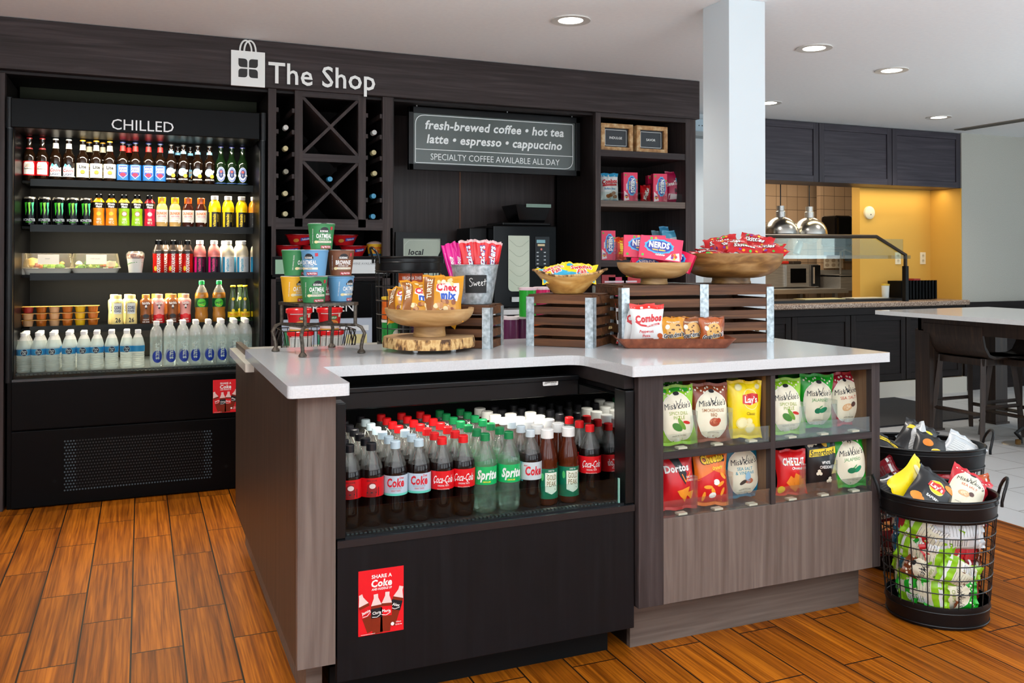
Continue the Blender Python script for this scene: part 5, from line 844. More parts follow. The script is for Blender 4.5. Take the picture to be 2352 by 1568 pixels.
def noodle(lb, tall=.088):
    t = thing('noodle_cup', lb, 'cup'); R = pint([(.037, 0), (.047, .07)]); MB().lathe([(.001, .001), (.037, 0), (.0372, .006)], C('#c9a63a'), 24).lathe([(.0372, .006), (.040, .02)], C('#e4e2dc'), 24).lathe([(.040, .02), (.047, .07)], C('#c8141c', .3), 24).build('cup', t); MB().lathe([(.047, .068), (.0515, .07), (.0525, .084), (.049, .088), (.001, .087)], C('#d8161c', .25), 26).build('lid', t)
    f = cyl(R); q = MB(); q.ell(f, .004, .05, .016, .008, C('#2f7a3a'), .0008, 14, 2); q.text(f, 'SOUP', .004, .05, .007, WHT, .0012, .02, fit=.022); q.ell(f, .0, .028, .026, .012, C('#d8913a'), .0008, 16, 2); q.ell(f, .0, .026, .02, .008, C('#b85a22'), .0012, 14, 2); q.line(f, [(-.05, .0665), (0, .0665), (.05, .0665)], .0025, WHT, .0008); q.grid(f, .026, .052, .038, .066, C('#e9e2cc'), .0010, 2, 1); q.build('print', t); return Kind(t)
def noodle2():
    k = noodle(''); t = k.root; o = MB(); f = cyl(pint([(.037, 0), (.047, .07)])); o.grid(f, -.06, .01, .06, .064, C('#d9d9d6'), .0014, 20, 2)
    for r in range(9): o.line(f, [(-.05, .016+.005*r), (-.004, .016+.005*r)], .0012, C('#4a4a4a'), .0018); o.line(f, [(.004, .016+.005*r), (.05, .016+.005*r)], .0018, C('#7a7a7a'), .0018)
    o.build('ingredients_panel', t); return k
N1, N2 = noodle(''), noodle2()
for k, px, z, y, lb in ((N2, 690, .852, 3.55, 'red-lidded noodle cup, lower left of the four in the wire tray'), (N2, 760, .852, 3.55, 'red-lidded noodle cup, lower right of the four in the wire tray'), (N1, 687, .9405, 3.55, 'red-lidded noodle cup stacked at the upper left in the wire tray'), (N1, 757, .9405, 3.55, 'red-lidded noodle cup stacked at the upper right in the wire tray')):
    p = P(px, 700, Y=y); k.put((p.x, y, z), .1, lb, 'noodle cups in the wire tray')
# noodle bowls on the wine rack shelf
def nbowl():
    t = thing('noodle_bowl', '', 'noodle bowl'); R = pint([(.05, 0), (.077, .055)]); MB().lathe([(.001, .001), (.05, 0), (.077, .055)], C('#b3141c', .3), 28).build('bowl', t); MB().lathe([(.077, .054), (.081, .056), (.081, .06), (.001, .061)], C('#8a1016', .3), 28).build('lid', t); f = cyl(R); q = MB(); q.poly(f, [(-.01, .022), (.045, .03), (.05, .046), (-.012, .038)], C('#2344a0'), .001, 3); q.text(f, 'Yakisoba', .018, .034, .010, WHT, .0016, .02, .15, .14, fit=.05); q.ell(f, -.035, .025, .016, .010, C('#c88a3a'), .001, 12, 2); q.build('print', t); return Kind(t)
nb = nbowl(); ZN = 1.2395
for px, lv, lb in ((660, 0, 'red noodle bowl, lower left under the wine rack'), (725, 0, 'red noodle bowl, lower middle under the wine rack'), (812, 0, 'red noodle bowl, lower right under the wine rack'), (688, 1, 'red noodle bowl stacked at the upper left under the wine rack'), (790, 1, 'red noodle bowl stacked at the upper right under the wine rack')): p = P(px, 570, Y=5.03); nb.put((p.x, 5.03, ZN+.0615*lv), .1, lb, 'noodle bowls under the wine rack')
t = thing('soup_cup', 'small yellow and orange soup cup beside the red noodle bowls', 'cup', (P(861, 570, Y=5.02).x, 5.02, ZN)); R = pint([(.036, 0), (.048, .07)]); MB().lathe([(.001, .001), (.036, 0), (.048, .07)], C('#e8b41e'), 22).build('cup', t); f = cyl(R); MB().grid(f, -.06, .002, .06, .014, C('#2a6a9a'), .0008, 12, 1).text(f, 'Maruchan', 0, .05, .016, RED, .0012, .03, fit=.06).ell(f, 0, .028, .02, .010, C('#d8641e'), .0010, 12, 2).build('print', t); MB().lathe([(.049, .07), (.04, .078), (.02, .086), (.001, .088)], C('#d9b8b0'), 18).build('lid', t)
# ---- tree slice riser, pedestal bowl with snack mix
MANGO = noisemat('mango wood', [(.3, '#8a6236'), (.5, '#b48a55'), (.7, '#cda877')], (2, 2, 9), 3, 7, .5, dist=1); MANGO2 = noisemat('dark mango wood', [(.25, '#4f3418'), (.45, '#7d5629'), (.6, '#9a7140'), (.75, '#b58c58')], (2.5, 2.5, 12), 2.6, 7, .42, dist=1.5)
BARK = noisemat('bark', [(.38, '#4a2f1a'), (.48, '#a87c48'), (.56, '#d2ad74'), (.7, '#b98d55')], (3, 3, 1.5), 18, 6, .8, bump=.6); SL = noisemat('sawn end grain', [(.3, '#b08b60'), (.7, '#cfae84')], (4, 4, 4), 3, 5, .6, dist=2)
c = Vector((.945, 3.0, 0)); t = thing('wood_slice_riser', 'round tree slice with bark edge on clear feet under the snack mix bowl', 'riser', (c.x, c.y, ZC)); random.seed(3); n = 48; ou = []
for i in range(n): a = 2*pi*i/n; r = .163+.006*sin(3*a+1)+.003*sin(7*a); ou.append((r*cos(a), r*sin(a)*.97))
m = MB(); m.add([(x, y, .014) for x, y in ou]+[(x*1.01, y*1.01, .03) for x, y in ou]+[(x*.985, y*.985, .05) for x, y in ou], [(j*n+i, j*n+(i+1) % n, (j+1)*n+(i+1) % n, (j+1)*n+i) for j in (0, 1) for i in range(n)], BARK, True); m.build('bark', t)
MB().prism([(x*.983, y*.983) for x, y in ou], .0141, .0502, SL).build('wood', t)
for a in (.6, 2.2, 3.9, 5.4): MB().lathe([(.001, .001), (.010, .001), (.010, .0135), (.001, .0135)], glassy('clear foot', '#ffffff', .2, milk=.1), 12, .1*cos(a), .1*sin(a)).build('foot', t)
def bowl(name, R, h, fr, fh, mt, lb, loc, sy=1):
    t = thing(name, lb, 'bowl', loc); th = .010; pr = [(fr*.9, fh)]+[(fr*.9+(R-fr*.9)*sin(pi/2*k/10)**.9, fh+(h-fh)*(1-cos(pi/2*k/10))**1.05) for k in range(1, 11)]; inn = [(max(.001, r-th), z+th*.7 if k < 10 else z) for k, (r, z) in enumerate(pr)][::-1]
    MB().lathe(pr+inn+[(.001, fh+th*.7)], mt, 48, sy=sy).build('bowl', t); MB().lathe([(.001, .0005), (fr, .0005), (fr, .006), (fr*.96, fh*.6), (fr*.98, fh+.012)], mt, 32).build('foot', t); return t
bowl('pedestal_bowl', .158, .100, .058, .036, MANGO, 'pale wooden pedestal bowl of snack mix on the tree slice', (c.x, c.y, ZC+.0505))
def mixbag(seed, w=.14, h=.185):
    b = Bag(w, h, .06, '#c98810', seed); m, f = b.m, b.f; random.seed(seed); m.poly(f, [(-w*.47, .01), (-w*.26, .01), (-w*.20, h*.95), (-w*.47, h*.95)], C('#8a5018', .35), .0008, 6); m.text(f, 'TURTLE', -w*.34, h*.66, .018, CREAM, .0016, .03, .0, pi/2-.1, fit=h*.45)
    m.poly(f, [(-.022, .130), (.058, .144), (.062, .104), (.058, .070), (-.008, .072), (-.012, .096), (-.026, .102)], WHT, .0012, 4); m.text(f, 'Chex', .014, .120, .030, C('#c8283a'), .0020, .045, 0, .08, fit=.075); m.text(f, 'mix', .022, .088, .030, C('#1f4fb0'), .0024, .05, 0, .06, fit=.06)
    for k in range(22): m.ell(f, random.uniform(-w*.22, w*.3), random.uniform(.02, .066), random.uniform(.007, .012), random.uniform(.005, .009), C(random.choice(['#d9b07a', '#b87a44', '#e6cfa0', '#8a4a26', '#c8905a'])), .0011+.0001*k, 9, 2, random.uniform(0, 3))
    for k in range(6): m.ell(f, .0+random.uniform(-.02, .045), h*.84+random.uniform(-.012, .012), .012, .007, C(random.choice(['#e6c890', '#b87a44', '#e9d9c0'])), .0012+.0001*k, 9, 2, random.uniform(0, 3))
    return b
GM = 'snack mix bags in the pedestal bowl'; zb = ZC+.105
mixbag(23).put('snack_mix_bag', (c.x-.088, c.y-.005, zb+.004), (-.85, -.22, -.45), 'gold snack mix bag leaning low at the left of the bowl', 'snack bag', GM); mixbag(24).put('snack_mix_bag', (c.x-.055, c.y-.07, zb+.002), (-.75, .10, -.15), 'gold snack mix bag lying tilted behind the tall one', 'snack bag', GM)
mixbag(21, .15, .175).put('snack_mix_bag', (c.x+.018, c.y-.082, zb+.002), (-.45, .05, -.30), 'gold snack mix bag standing tallest at the front of the bowl', 'snack bag', GM); mixbag(25).put('snack_mix_bag', (c.x+.05, c.y+.005, zb+.012), (-.7, .75, .1), 'gold snack mix bag tipped over at the right of the bowl', 'snack bag', GM)
# ---- oval and round wire baskets
WIRE = mat('black wire', '#0b0b0d', .4)
def basket(name, lb, loc, rx, ry, h, band, k, nw, rings, rot=0, hs=.06, base=.06, ha=(0, pi)):
    "wire basket: sheet metal band at rim and base, wires between; k = base size against the rim"
    t = thing(name, lb, 'basket', loc, rot)
    def E(s, z, o=0, n=48): return [((rx*s+o)*sin(2*pi*i/n), -(ry*s+o)*cos(2*pi*i/n), z) for i in range(n)]
    def sc(z): return k+(1-k)*z/h
    def bandm(z0, z1, nm):
        m = MB(); n = 48; q = [E(sc(z0), z0), E(sc(z0), z0+.3*(z1-z0), .003), E(sc((z0+z1)/2), (z0+z1)/2, .001), E(sc(z1), z1-.2*(z1-z0), .002), E(sc(z1), z1, 0)]; inn = [[(x*.985, y*.985, z) for x, y, z in r] for r in q[::-1]]; al = q+inn; v = sum(al, []); N = len(al)
        m.add(v, [(j*n+i, j*n+(i+1) % n, ((j+1) % N)*n+(i+1) % n, ((j+1) % N)*n+i) for j in range(N) for i in range(n)], BLK, True)
        for z in (z0+.12*(z1-z0), z1-.02): m.tube(E(sc(z), z, .002), .0026, BLK, 6, True)
        if nm == 'rim_band': m.tube(E(1, h, .001), .005, BLK, 8, True)
        return m.build(nm, t)
    bandm(h-band, h, 'rim_band'); bandm(.002, base, 'base_band'); MB().add(E(k*.97, .012), [tuple(range(48))], BLKM).build('base', t)
    m = MB()
    for i in range(nw): a = 2*pi*(i+.5)/nw; m.tube([(rx*sc(z)*sin(a), -ry*sc(z)*cos(a), z) for z in (base-.005, h-band+.005)], .0021, WIRE, 5)
    for j in range(1, rings+1): z = base+(h-band-base)*j/(rings+1); m.tube(E(sc(z), z, .001), .0021, WIRE, 5, True)
    m.build('wire_mesh', t)
    for a in ha:
        p = Vector((rx*sin(a), -ry*cos(a), h-.01)); tn = Vector((rx*cos(a), ry*sin(a), 0)).normalized(); nn = Vector((sin(a), -cos(a), 0)); w = hs*.75
        MB().tube([p+nn*.006-tn*w+Vector((0, 0, -.015))]+[p+nn*(.006+.022*sin(pi*q/10))-tn*w*cos(pi*q/10)+Vector((0, 0, hs*sin(pi*q/10)**.7)) for q in range(11)]+[p+nn*.006+tn*w+Vector((0, 0, -.015))], .0052, BLK, 8).build('handle', t)
    return t, sc
cb = Vector((1.04, 3.60, .8455)); basket('wire_basket', 'round black wire basket with tins, behind the snack mix bowl', cb, .137, .137, .385, .065, .93, 16, 4, 0, .05, .035, (-1.45, 1.55))
def tin(name, lb, x, y, z, r, h, col, lidc, art=None, rz=0):
    t = thing(name, lb, 'canister', (x, y, z), rz); MB().lathe([(.001, .001), (r, .001), (r, h)], C(col, .3), 26).build('can', t); MB().lathe([(r+.0015, h-.004), (r+.002, h+.006), (r-.004, h+.008), (.001, h+.007)], C(lidc, .3), 26).build('lid', t)
    if art: m = MB(); art(m, cyl(r)); m.build('print', t)
    return t
def a_diner(m, f): m.grid(f, -.07, .152, .07, .190, C('#c8501e'), .0008, 14, 1); m.text(f, 'VIRGINIA DINER', .0, .171, .014, WHT, .0014, .02, fit=.09); [m.ell(f, -.014+.012*k, .128-.006*(k % 2), .009, .007, C('#a8602a'), .0010+.0002*k, 10, 2) for k in range(4)]; m.text(f, 'BUTTER TOASTED', 0, .10, .006, BRN, .0012, 0, fit=.05)
z0 = .8605
def a_green(m, f): m.ell(f, .0, .05, .018, .022, C('#d9d9c8'), .0009, 14, 2); m.text(f, 'Pecans', 0, .05, .012, C('#2f6a1e'), .0014, .02, fit=.03); m.grid(f, .03, .02, .048, .05, WHT, .0009, 3, 1); m.line(f, [(.033, .035), (.045, .035)], .02, C('#5a5a5a'), .0013)
tin('nut_tin', 'green nut tin at the bottom left of the wire basket', cb.x-.080, cb.y-.02, z0, .038, .105, '#1f8a3a', '#e6e2d6', a_green, .4); tin('nut_tin', 'purple nut tin at the bottom of the wire basket', cb.x+.035, cb.y-.055, z0, .042, .105, '#4a2250', '#e6e2d6', None); tin('nut_tin', 'orange nut tin at the left in the wire basket', cb.x-.080, cb.y-.02, z0+.114, .038, .085, '#d8641e', '#e9c23a', a_green, .3)
tin('nut_tin', 'white and orange peanut tin at the front of the wire basket', cb.x-.008, cb.y-.06, z0+.114, .052, .198, '#e2e2de', '#e9c23a', a_diner, -.1); tin('nut_tin', 'dark tin at the back of the wire basket', cb.x+.04, cb.y+.06, z0, .045, .15, '#2a2a2e', '#c8c8c0')
# ---- slatted crates
CW = wood('walnut stained slat', '#301a0e', '#58351d', '#7a4e2e', 'x', 1, .5)
def crate(lb, A, B, D, h, rows, straps=(0, 1), open_top=False, name='wooden_crate'):
    "A front left, B front right corner on the worktop, D depth; slats all round, zinc corner straps"
    A, B = Vector((A[0], A[1], 0)), Vector((B[0], B[1], 0)); L = (B-A).length; rz = atan2((B-A).y, (B-A).x); t = thing(name, lb, 'crate', (A.x, A.y, ZC), rz); sh = h/(rows+(rows-1)*.42); gp = sh*.42; w = .012
    for k in range(rows): z = .001+k*(sh+gp); m = MB().box(0, 0, z, L, w, z+sh, CW).box(0, D-w, z, L, D, z+sh, CW).box(0, w, z, w, D-w, z+sh, CW).box(L-w, w, z, L, D-w, z+sh, CW); m.build('slat_course', t, bevel=.001)
    n = max(2, round(D/.09)); m = MB()
    for k in range(n): a = D*k/n; m.box(w*.5, a+.003, h-.003, L-w*.5, a+D/n-.003, h+.007, CW)
    m.build('top_boards', t); MB().box(.01, .01, .001, L-.01, D-.01, .008, CW).build('bottom_board', t); q = .030
    for x in (0, L):
        for y in (0, D): sx, sy = (1 if x == 0 else -1), (1 if y == 0 else -1); m = MB(); xa, xb = sorted((x-sx*.002, x+sx*q)); ya, yb = sorted((y-sy*.002, y)); m.box(xa, ya, 0, xb, yb, h-.002, ZINC); xa, xb = sorted((x-sx*.002, x)); ya, yb = sorted((y-sy*.002, y+sy*q)); m.box(xa, ya, 0, xb, yb, h-.002, ZINC); m.build('corner_strap', t)
    if len(straps) > 2: MB().box(L*straps[1]-q*.6, -.003, 0, L*straps[1]+q*.6, 0, h+.009, ZINC).box(L*straps[1]-q*.6, 0, h+.006, L*straps[1]+q*.6, D, h+.009, ZINC).build('middle_strap', t)
    for s, x in ((-1, 0), (1, L)) if len(straps) > 2 else (): MB().tube([(x-s*.01, D*.5-.05, h*.30), (x+s*.012, D*.5-.05, h*.28), (x+s*.02, D*.5, h*.14), (x+s*.012, D*.5+.05, h*.28), (x-s*.01, D*.5+.05, h*.30)], .006, noisemat('rope', [(.4, '#8a6a3e'), (.6, '#c8a870')], (60, 60, 60), 3, 3, .9), 8).build('rope_handle', t)
    return t, rz, L
# crate A: seen corner on
tA, ra, LA = crate('small dark slatted crate under the galvanised bucket', (.985, 3.085), (1.157, 2.951), .172, .150, 4); cA = Matrix.Rotation(ra, 3, 'Z')@Vector((LA/2, .086, 0))+Vector((1.005, 3.075, ZC+.1575))
tB, rb, LB_ = crate('square dark slatted crate under the live edge bowl', (1.331, 3.02), (1.509, 2.828), .233, .185, 5); cB = Matrix.Rotation(rb, 3, 'Z')@Vector((LB_/2, .1165, 0))+Vector((1.331, 3.02, ZC+.1925))
tC, rc, LC = crate('long dark slatted crate with a zinc middle strap under two bowls', (1.642, 2.852), (2.272, 2.772), .30, .218, 5, (0, .53, 1), name='long_wooden_crate')
# ---- galvanised bucket with licorice packs
t = thing('metal_bucket', 'galvanised bucket with a chalkboard label reading Sweet', 'bucket', cA); h = .142; R = pint([(.064, 0), (.088, h)]); MB().lathe([(.001, .003), (.064, .001), (.066, .006), (.088, h), (.0905, h+.002), (.0885, h+.004), (.086, h), (.063, .01), (.001, .01)], ZINC, 40).build('pail', t); f = cyl(R, 0, -.36)
m = MB(); m.grid(f, -.034, .042, .046, .108, C('#17181a', .6), .0012, 10, 3); m.build('chalk_label', t)
m = MB(); W_ = C('#e9e9e6', .8)
for st in ([(-.006, .092), (-.012, .097), (-.018, .093), (-.015, .085), (-.008, .08), (-.008, .07), (-.015, .066), (-.019, .07)], [(-.003, .082), (-.001, .069), (.003, .078), (.006, .069), (.010, .083)], [(.012, .075), (.018, .078), (.018, .083), (.014, .083), (.013, .073), (.017, .069), (.021, .071)], [(.023, .075), (.029, .078), (.029, .083), (.025, .083), (.024, .073), (.028, .069), (.032, .072)], [(.039, .094), (.037, .070)], [(.032, .084), (.045, .086)]): m.line(f, st, .0021, W_, .0022)
m.build('chalk_writing', t)
def lico(col, seed, pink=False):
    w, h = .062, .19; b = Bag(w, h, .016, col, seed, ends=col if pink else '#d9b8b8', crimp=.05); m, f = b.m, b.f
    if not pink: m.poly(f, [(-.026, .06), (.026, .12), (.026, .06)], C('#7a2026', .2), .0008, 3); m.text(f, 'Twizzlers', .004, .11, .022, C('#2a3a9a'), .0012, .08, .2, pi/2+.1, fit=.125); m.text(f, 'Twizzlers', .004, .11, .022, WHT, .0016, .035, .2, pi/2+.1, fit=.12)
    else: m.text(f, 'Sour', 0, .12, .014, WHT, .0012, .03, .2, pi/2, fit=.04); m.line(f, [(-.02, .03), (-.02, .16)], .003, C('#f48ac0'), .0008)
    return b
GL = 'licorice packs in the bucket'; ri = cA+Vector((0, 0, .012)); random.seed(7)
for i, (dx, dy, rol, tl, rz, pk, lb) in enumerate(((-.066, .0, -.26, -.02, -.7, 1, 'pink licorice pack at the far left of the bucket'), (-.052, -.022, -.20, -.02, -.9, 1, 'pink licorice pack second from the left in the bucket'), (-.04, .03, -.14, -.04, -.4, 1, 'pink licorice pack at the back of the bucket'), (-.03, -.035, -.08, .06, -.3, 0, 'red licorice pack at the left front of the bucket'),
        (.004, -.048, .05, .08, -.30, 0, 'red licorice pack at the front centre of the bucket'), (.004, .03, .05, -.06, -.3, 0, 'red licorice pack at the back centre of the bucket'), (.036, -.024, .18, .04, -.1, 0, 'red licorice pack tilted right beside the front centre one'), (.054, .0, .24, .0, .2, 0, 'red licorice pack second from the right in the bucket'), (.066, .018, .30, -.04, .5, 0, 'red licorice pack at the far right of the bucket'))):
    lico('#d8148a' if pk else '#d3141e', 40+i, pk).put('licorice_pack', ri+Vector((dx*.86, dy*.86, .028 if pk else .034)), (tl, rol, rz), lb, 'candy pack', GL)
# ---- live edge bowl with fish candy on crate B
OLV = noisemat('olive wood', [(.3, '#a8743a'), (.5, '#c99650'), (.7, '#e0b878')], (3, 3, 10), 3, 5, .35, dist=1.2); pc = P(1304, 672, Y=3.0); t = thing('live_edge_bowl', 'boat shaped live edge wooden bowl of fish candy bags', 'bowl', (cB.x-.015, cB.y-.01, cB.z), face(cB.x, cB.y))
n = 40; rings_ = [(.001, .001, .001), (.055, .045, .001), (.062, .05, .006), (.085, .065, .03), (.108, .08, .056), (.126, .09, .075), (.116, .082, .073), (.095, .068, .045), (.06, .045, .016), (.001, .001, .014)]; m = MB(); v = []
for q, (a, b, z) in enumerate(rings_):
    for i in range(n): th_ = 2*pi*i/n; k = z/.075; v.append((a*sin(th_)*(1+.16*k*max(0, sin(th_))**6+.05*k*max(0, -sin(th_))**6), -b*cos(th_), z+k*(.010*abs(sin(th_))**3-.006*cos(2*th_)+.002*sin(5*th_))))
m.add(v, [(j*n+i, j*n+(i+1) % n, (j+1)*n+(i+1) % n, (j+1)*n+i) for j in range(len(rings_)-1) for i in range(n)], OLV, True); m.build('bowl', t); m = MB(); m.tube([v[5*n+i] for i in range(n)], .0045, BARK, 6, True); m.build('bark_edge', t)
def fish(seed):
    b = Bag(.125, .085, .03, '#f2d21a', seed, crimp=.08); m, f = b.m, b.f; m.poly(f, [(-.058, .004), (.058, .004), (.058, .03), (.03, .04), (-.02, .032), (-.058, .036)], C('#35a8d0', .3), .0008, 5); m.text(f, 'Swedish', .0, .060, .018, WHT, .0012, .10, .1, .1, fit=.09); m.text(f, 'Swedish', .0, .060, .018, RED, .0018, .03, .1, .1, fit=.085); m.text(f, 'Fish', .006, .040, .018, WHT, .0012, .10, .1, .1, fit=.05); m.text(f, 'Fish', .006, .040, .018, RED, .0018, .03, .1, .1, fit=.046)
    m.ell(f, -.045, .07, .014, .007, C('#35a8d0', .3), .001, 10, 2); return b
bo = Vector((cB.x-.015, cB.y-.01, cB.z)); GF = 'fish candy bags in the live edge bowl'; rz = face(cB.x, cB.y)
fish(51).put('candy_bag', bo+Vector((.03, -.035, .045)), (-.62, .10, rz-.05), 'yellow and blue fish candy bag at the front of the live edge bowl', 'candy bag', GF); fish(52).put('candy_bag', bo+Vector((-.045, -.01, .05)), (-.85, -.22, rz+.3), 'yellow and blue fish candy bag at the left of the live edge bowl', 'candy bag', GF); fish(53).put('candy_bag', bo+Vector((-.01, .02, .058)), (-.95, .1, rz-.4), 'yellow and blue fish candy bag at the back of the live edge bowl', 'candy bag', GF); fish(54).put('candy_bag', bo+Vector((.06, .0, .05)), (-.9, .2, rz+.5), 'yellow and blue fish candy bag at the right of the live edge bowl', 'candy bag', GF)
# ---- two bowls on the long crate
rotC = Matrix.Rotation(rc, 3, 'Z'); oC = Vector((1.642, 2.852, ZC+.2255))
bn = Vector((1.842, 2.95, oC.z)); bs = Vector((2.198, 2.94, oC.z))
bowl('candy_bowl', .144, .085, .053, .022, MANGO, 'smaller wooden pedestal bowl of pink candy boxes on the long crate', bn); bowl('candy_bowl', .205, .120, .078, .022, MANGO2, 'large dark wooden pedestal bowl of red candy packs on the long crate', bs)
def nerds(lb, loc, rot, w=.16, h=.085, d=.028, group='candy boxes in the bowl'):
    t = thing('candy_box', lb, 'candy box', loc, rot, group); MB().box(-w/2, 0, 0, w/2, d, h, mat('pink candy carton', '#e2124f', .3)).build('carton', t); m = MB(); f = front(0, 0, 0); s = w/.16; k = h/.085; m.poly(f, [(-.008*s+(.053+.005*(q % 2))*s*cos(2*pi*q/24), (.050+(.026+.003*(q % 2))*sin(2*pi*q/24))*k) for q in range(24)], C('#3aa8e0', .3), .0006, 1); m.ell(f, -.008*s, .05*k, .048*s, .022*k, C('#1a2f9a', .3), .0010, 20, 1); m.text(f, 'NERDS', -.008*s, .056*k, .022*k, WHT, .0014, .05, 0, 0, fit=.078*s); m.text(f, 'gummy clusters', -.008*s, .038*k, .008*k, YELL, .0014, .04, fit=.05*s); m.text(f, 'rainbow', .0, .020*k, .008*k, WHT, .0010, .04, .2, fit=.036*s); m.poly(f, [(.02*s, .004*k), (.076*s, .004*k), (.07*s, .034*k), (.04*s, .026*k)], C('#f6d9e2', .3), .0007, 1)
    for q, c_ in enumerate(('#e8402a', '#f0902a', '#c8283a', '#7a2a9a', '#f2c83a')): m.ell(f, .052*s+.007*cos(q*1.26), .018*k+.007*sin(q*1.26), .006, .006, C(c_), .0011, 8, 1)
    for u, v, c_ in ((-.04, .078, '#4ab83a'), (-.024, .08, '#f09a2a'), (-.066, .012, '#4ab83a')): m.ell(f, u*s, v*k, .005*s, .005*k, C(c_), .0009, 8, 1)
    m.build('print', t); return t
fz = face(bn.x, bn.y)
nerds('pink candy box lying tilted at the front of the smaller bowl', bn+Vector((-.035, -.095, .095)), (-.08, .14, fz+.12)); nerds('pink candy box standing behind the front one in the smaller bowl', bn+Vector((-.055, -.02, .105)), (-.05, .02, fz+.1)); nerds('pink candy box sunk at the right side of the smaller bowl', bn+Vector((.05, -.045, .066)), (-.15, .35, fz-.3), .14, .075); nerds('pink candy box at the right back of the smaller bowl', bn+Vector((.055, .02, .07)), (-.1, .25, fz-.2), .12, .07); nerds('pink candy box at the bottom left of the smaller bowl', bn+Vector((-.05, -.06, .05)), (-.7, .0, fz+.3), .13, .07)
def skit(seed):
    b = Bag(.145, .075, .026, '#c3131c', seed, crimp=.08); m, f = b.m, b.f; random.seed(seed); m.text(f, 'Skittles', -.005, .044, .020, C('#5a0a14'), .0012, .10, .1, .05, fit=.092); m.text(f, 'Skittles', -.005, .044, .020, WHT, .0018, .035, .1, .05, fit=.088)
    for k in range(9): m.ell(f, random.uniform(-.055, .06), random.choice((.016, .02, .063)), .006, .006, C(random.choice(['#f0a01e', '#4ab83a', '#f2d21e', '#7a2a9a', '#e8502a'])), .0010+.0001*k, 9, 1)
    return b
random.seed(12); GS = 'red candy packs in the large bowl'; fs_ = face(bs.x, bs.y)
for i, (dx, dy, dz, tl, ro, rz, lb) in enumerate(((-.03, -.13, .116, -1.0, .16, .1, 'red candy pack front and centre in the large bowl'), (-.13, -.06, .105, -1.25, -.05, .5, 'red candy pack at the left edge of the large bowl'), (-.10, .05, .11, -1.35, .0, -.4, 'red candy pack at the back left of the large bowl'), (.09, -.10, .114, -.95, .0, -.2, 'red candy pack at the front right of the large bowl'), (.0, -.03, .13, -.9, -.12, .35, 'red candy pack on top in the middle of the large bowl'), (.10, -.01, .135, -.6, .2, -.3, 'red candy pack standing up at the right of the large bowl'), (.15, -.02, .115, -.9, .45, -.6, 'red candy pack at the far right edge of the large bowl'), (.02, .08, .13, -.6, -.2, .1, 'red candy pack sticking up at the back of the large bowl'), (-.06, .0, .112, -1.3, .1, 1.1, 'red candy pack lying flat in the large bowl'), (.05, .12, .12, -1.2, .1, .8, 'red candy pack at the very back of the large bowl'))):
    skit(60+i).put('candy_pack', bs+Vector((dx, dy, dz)), (tl, ro, fs_+rz), lb, 'candy pack', GS)
# ---- wooden tray with pretzel bags and cookies
TRW = noisemat('red brown tray wood', [(.3, '#6a3420'), (.6, '#8a4a30'), (.75, '#a05f42')], (10, 2, 10), 4, 5, .4); a, b = P(1424, 800, Z=ZC), P(1684, 800, Z=ZC); L = (b-a).length; rzt = atan2((b-a).y, (b-a).x); t = thing('wooden_tray', 'long red brown wooden tray of pretzel bags and cookies', 'tray', ((a.x+b.x)/2, (a.y+b.y)/2, ZC), rzt); w = L/2; D = .15
o0 = rounded([(-w+.02, .0), (w-.02, .0), (w-.02, D), (-w+.02, D)], .02, 4); o1 = rounded([(-w-.012, -.018), (w+.012, -.018), (w+.012, D+.02), (-w-.012, D+.02)], .02, 4); n = len(o0); zt_ = .036
v = [(x, y, .001) for x, y in o0]+[(x, y, zt_) for x, y in o1]+[(x*.975, .004+(y-.004)*.93, zt_) for x, y in o1]+[(x*.97, .006+y*.92, .008) for x, y in o0]
MB().add(v, [(j*n+i, j*n+(i+1) % n, (j+1)*n+(i+1) % n, (j+1)*n+i) for j in range(3) for i in range(n)]+[tuple(range(n))[::-1], tuple(3*n+i for i in range(n))], TRW).build('tray', t)
def combos(seed):
    b = Bag(.128, .150, .045, '#e6e6e4', seed, ends='#d8261c', crimp=.10); m, f = b.m, b.f; m.grid(f, -.0635, .132, .0635, .149, G('#d8261c', .3), .0012, 10, 2); m.text(f, 'Combos', .004, .098, .026, C('#c81a22'), .0016, .05, .1, .08, fit=.108); m.line(f, [(-.05, .086), (-.03, .072), (0, .068), (.05, .078)], .007, C('#c81a22'), .0012); m.text(f, 'STUFFED SNACKS', .018, .072, .006, WHT, .0020, .02, .1, .1, fit=.052)
    m.text(f, 'Pepperoni', -.006, .050, .010, C('#c81a22'), .0014, .02, fit=.056); m.text(f, 'Pizza', -.006, .034, .010, C('#c81a22'), .0014, .02, fit=.03); m.grid(f, -.025, .015, .02, .024, C('#9a4a3a'), .0012, 4, 1); m.text(f, 'BAKED CRACKER', -.002, .0195, .005, WHT, .0018, .01, fit=.04)
    for u, v_ in ((.048, .035), (.05, .02), (.04, .012)): m.ell(f, u, v_, .011, .009, C('#b8501e'), .0012+.0003*u*10, 10, 2)
    return b
rt = Matrix.Rotation(rzt, 3, 'Z'); ot = Vector(((a.x+b.x)/2, (a.y+b.y)/2, ZC+.0085)); GC = 'bags in the wooden tray'
for i, (x, y, tl, rz, lb) in enumerate(((-.10, .035, -.12, .02, 'white and red pretzel snack bag at the front of the wooden tray'), (-.124, .075, -.14, .06, 'white and red pretzel snack bag half hidden behind the front one'), (-.142, .112, -.16, .1, 'white and red pretzel snack bag at the very back left of the tray'))): combos(70+i).put('pretzel_bag', ot+rt@Vector((x, y, 0)), (tl, 0, rzt+rz), lb, 'snack bag', GC)
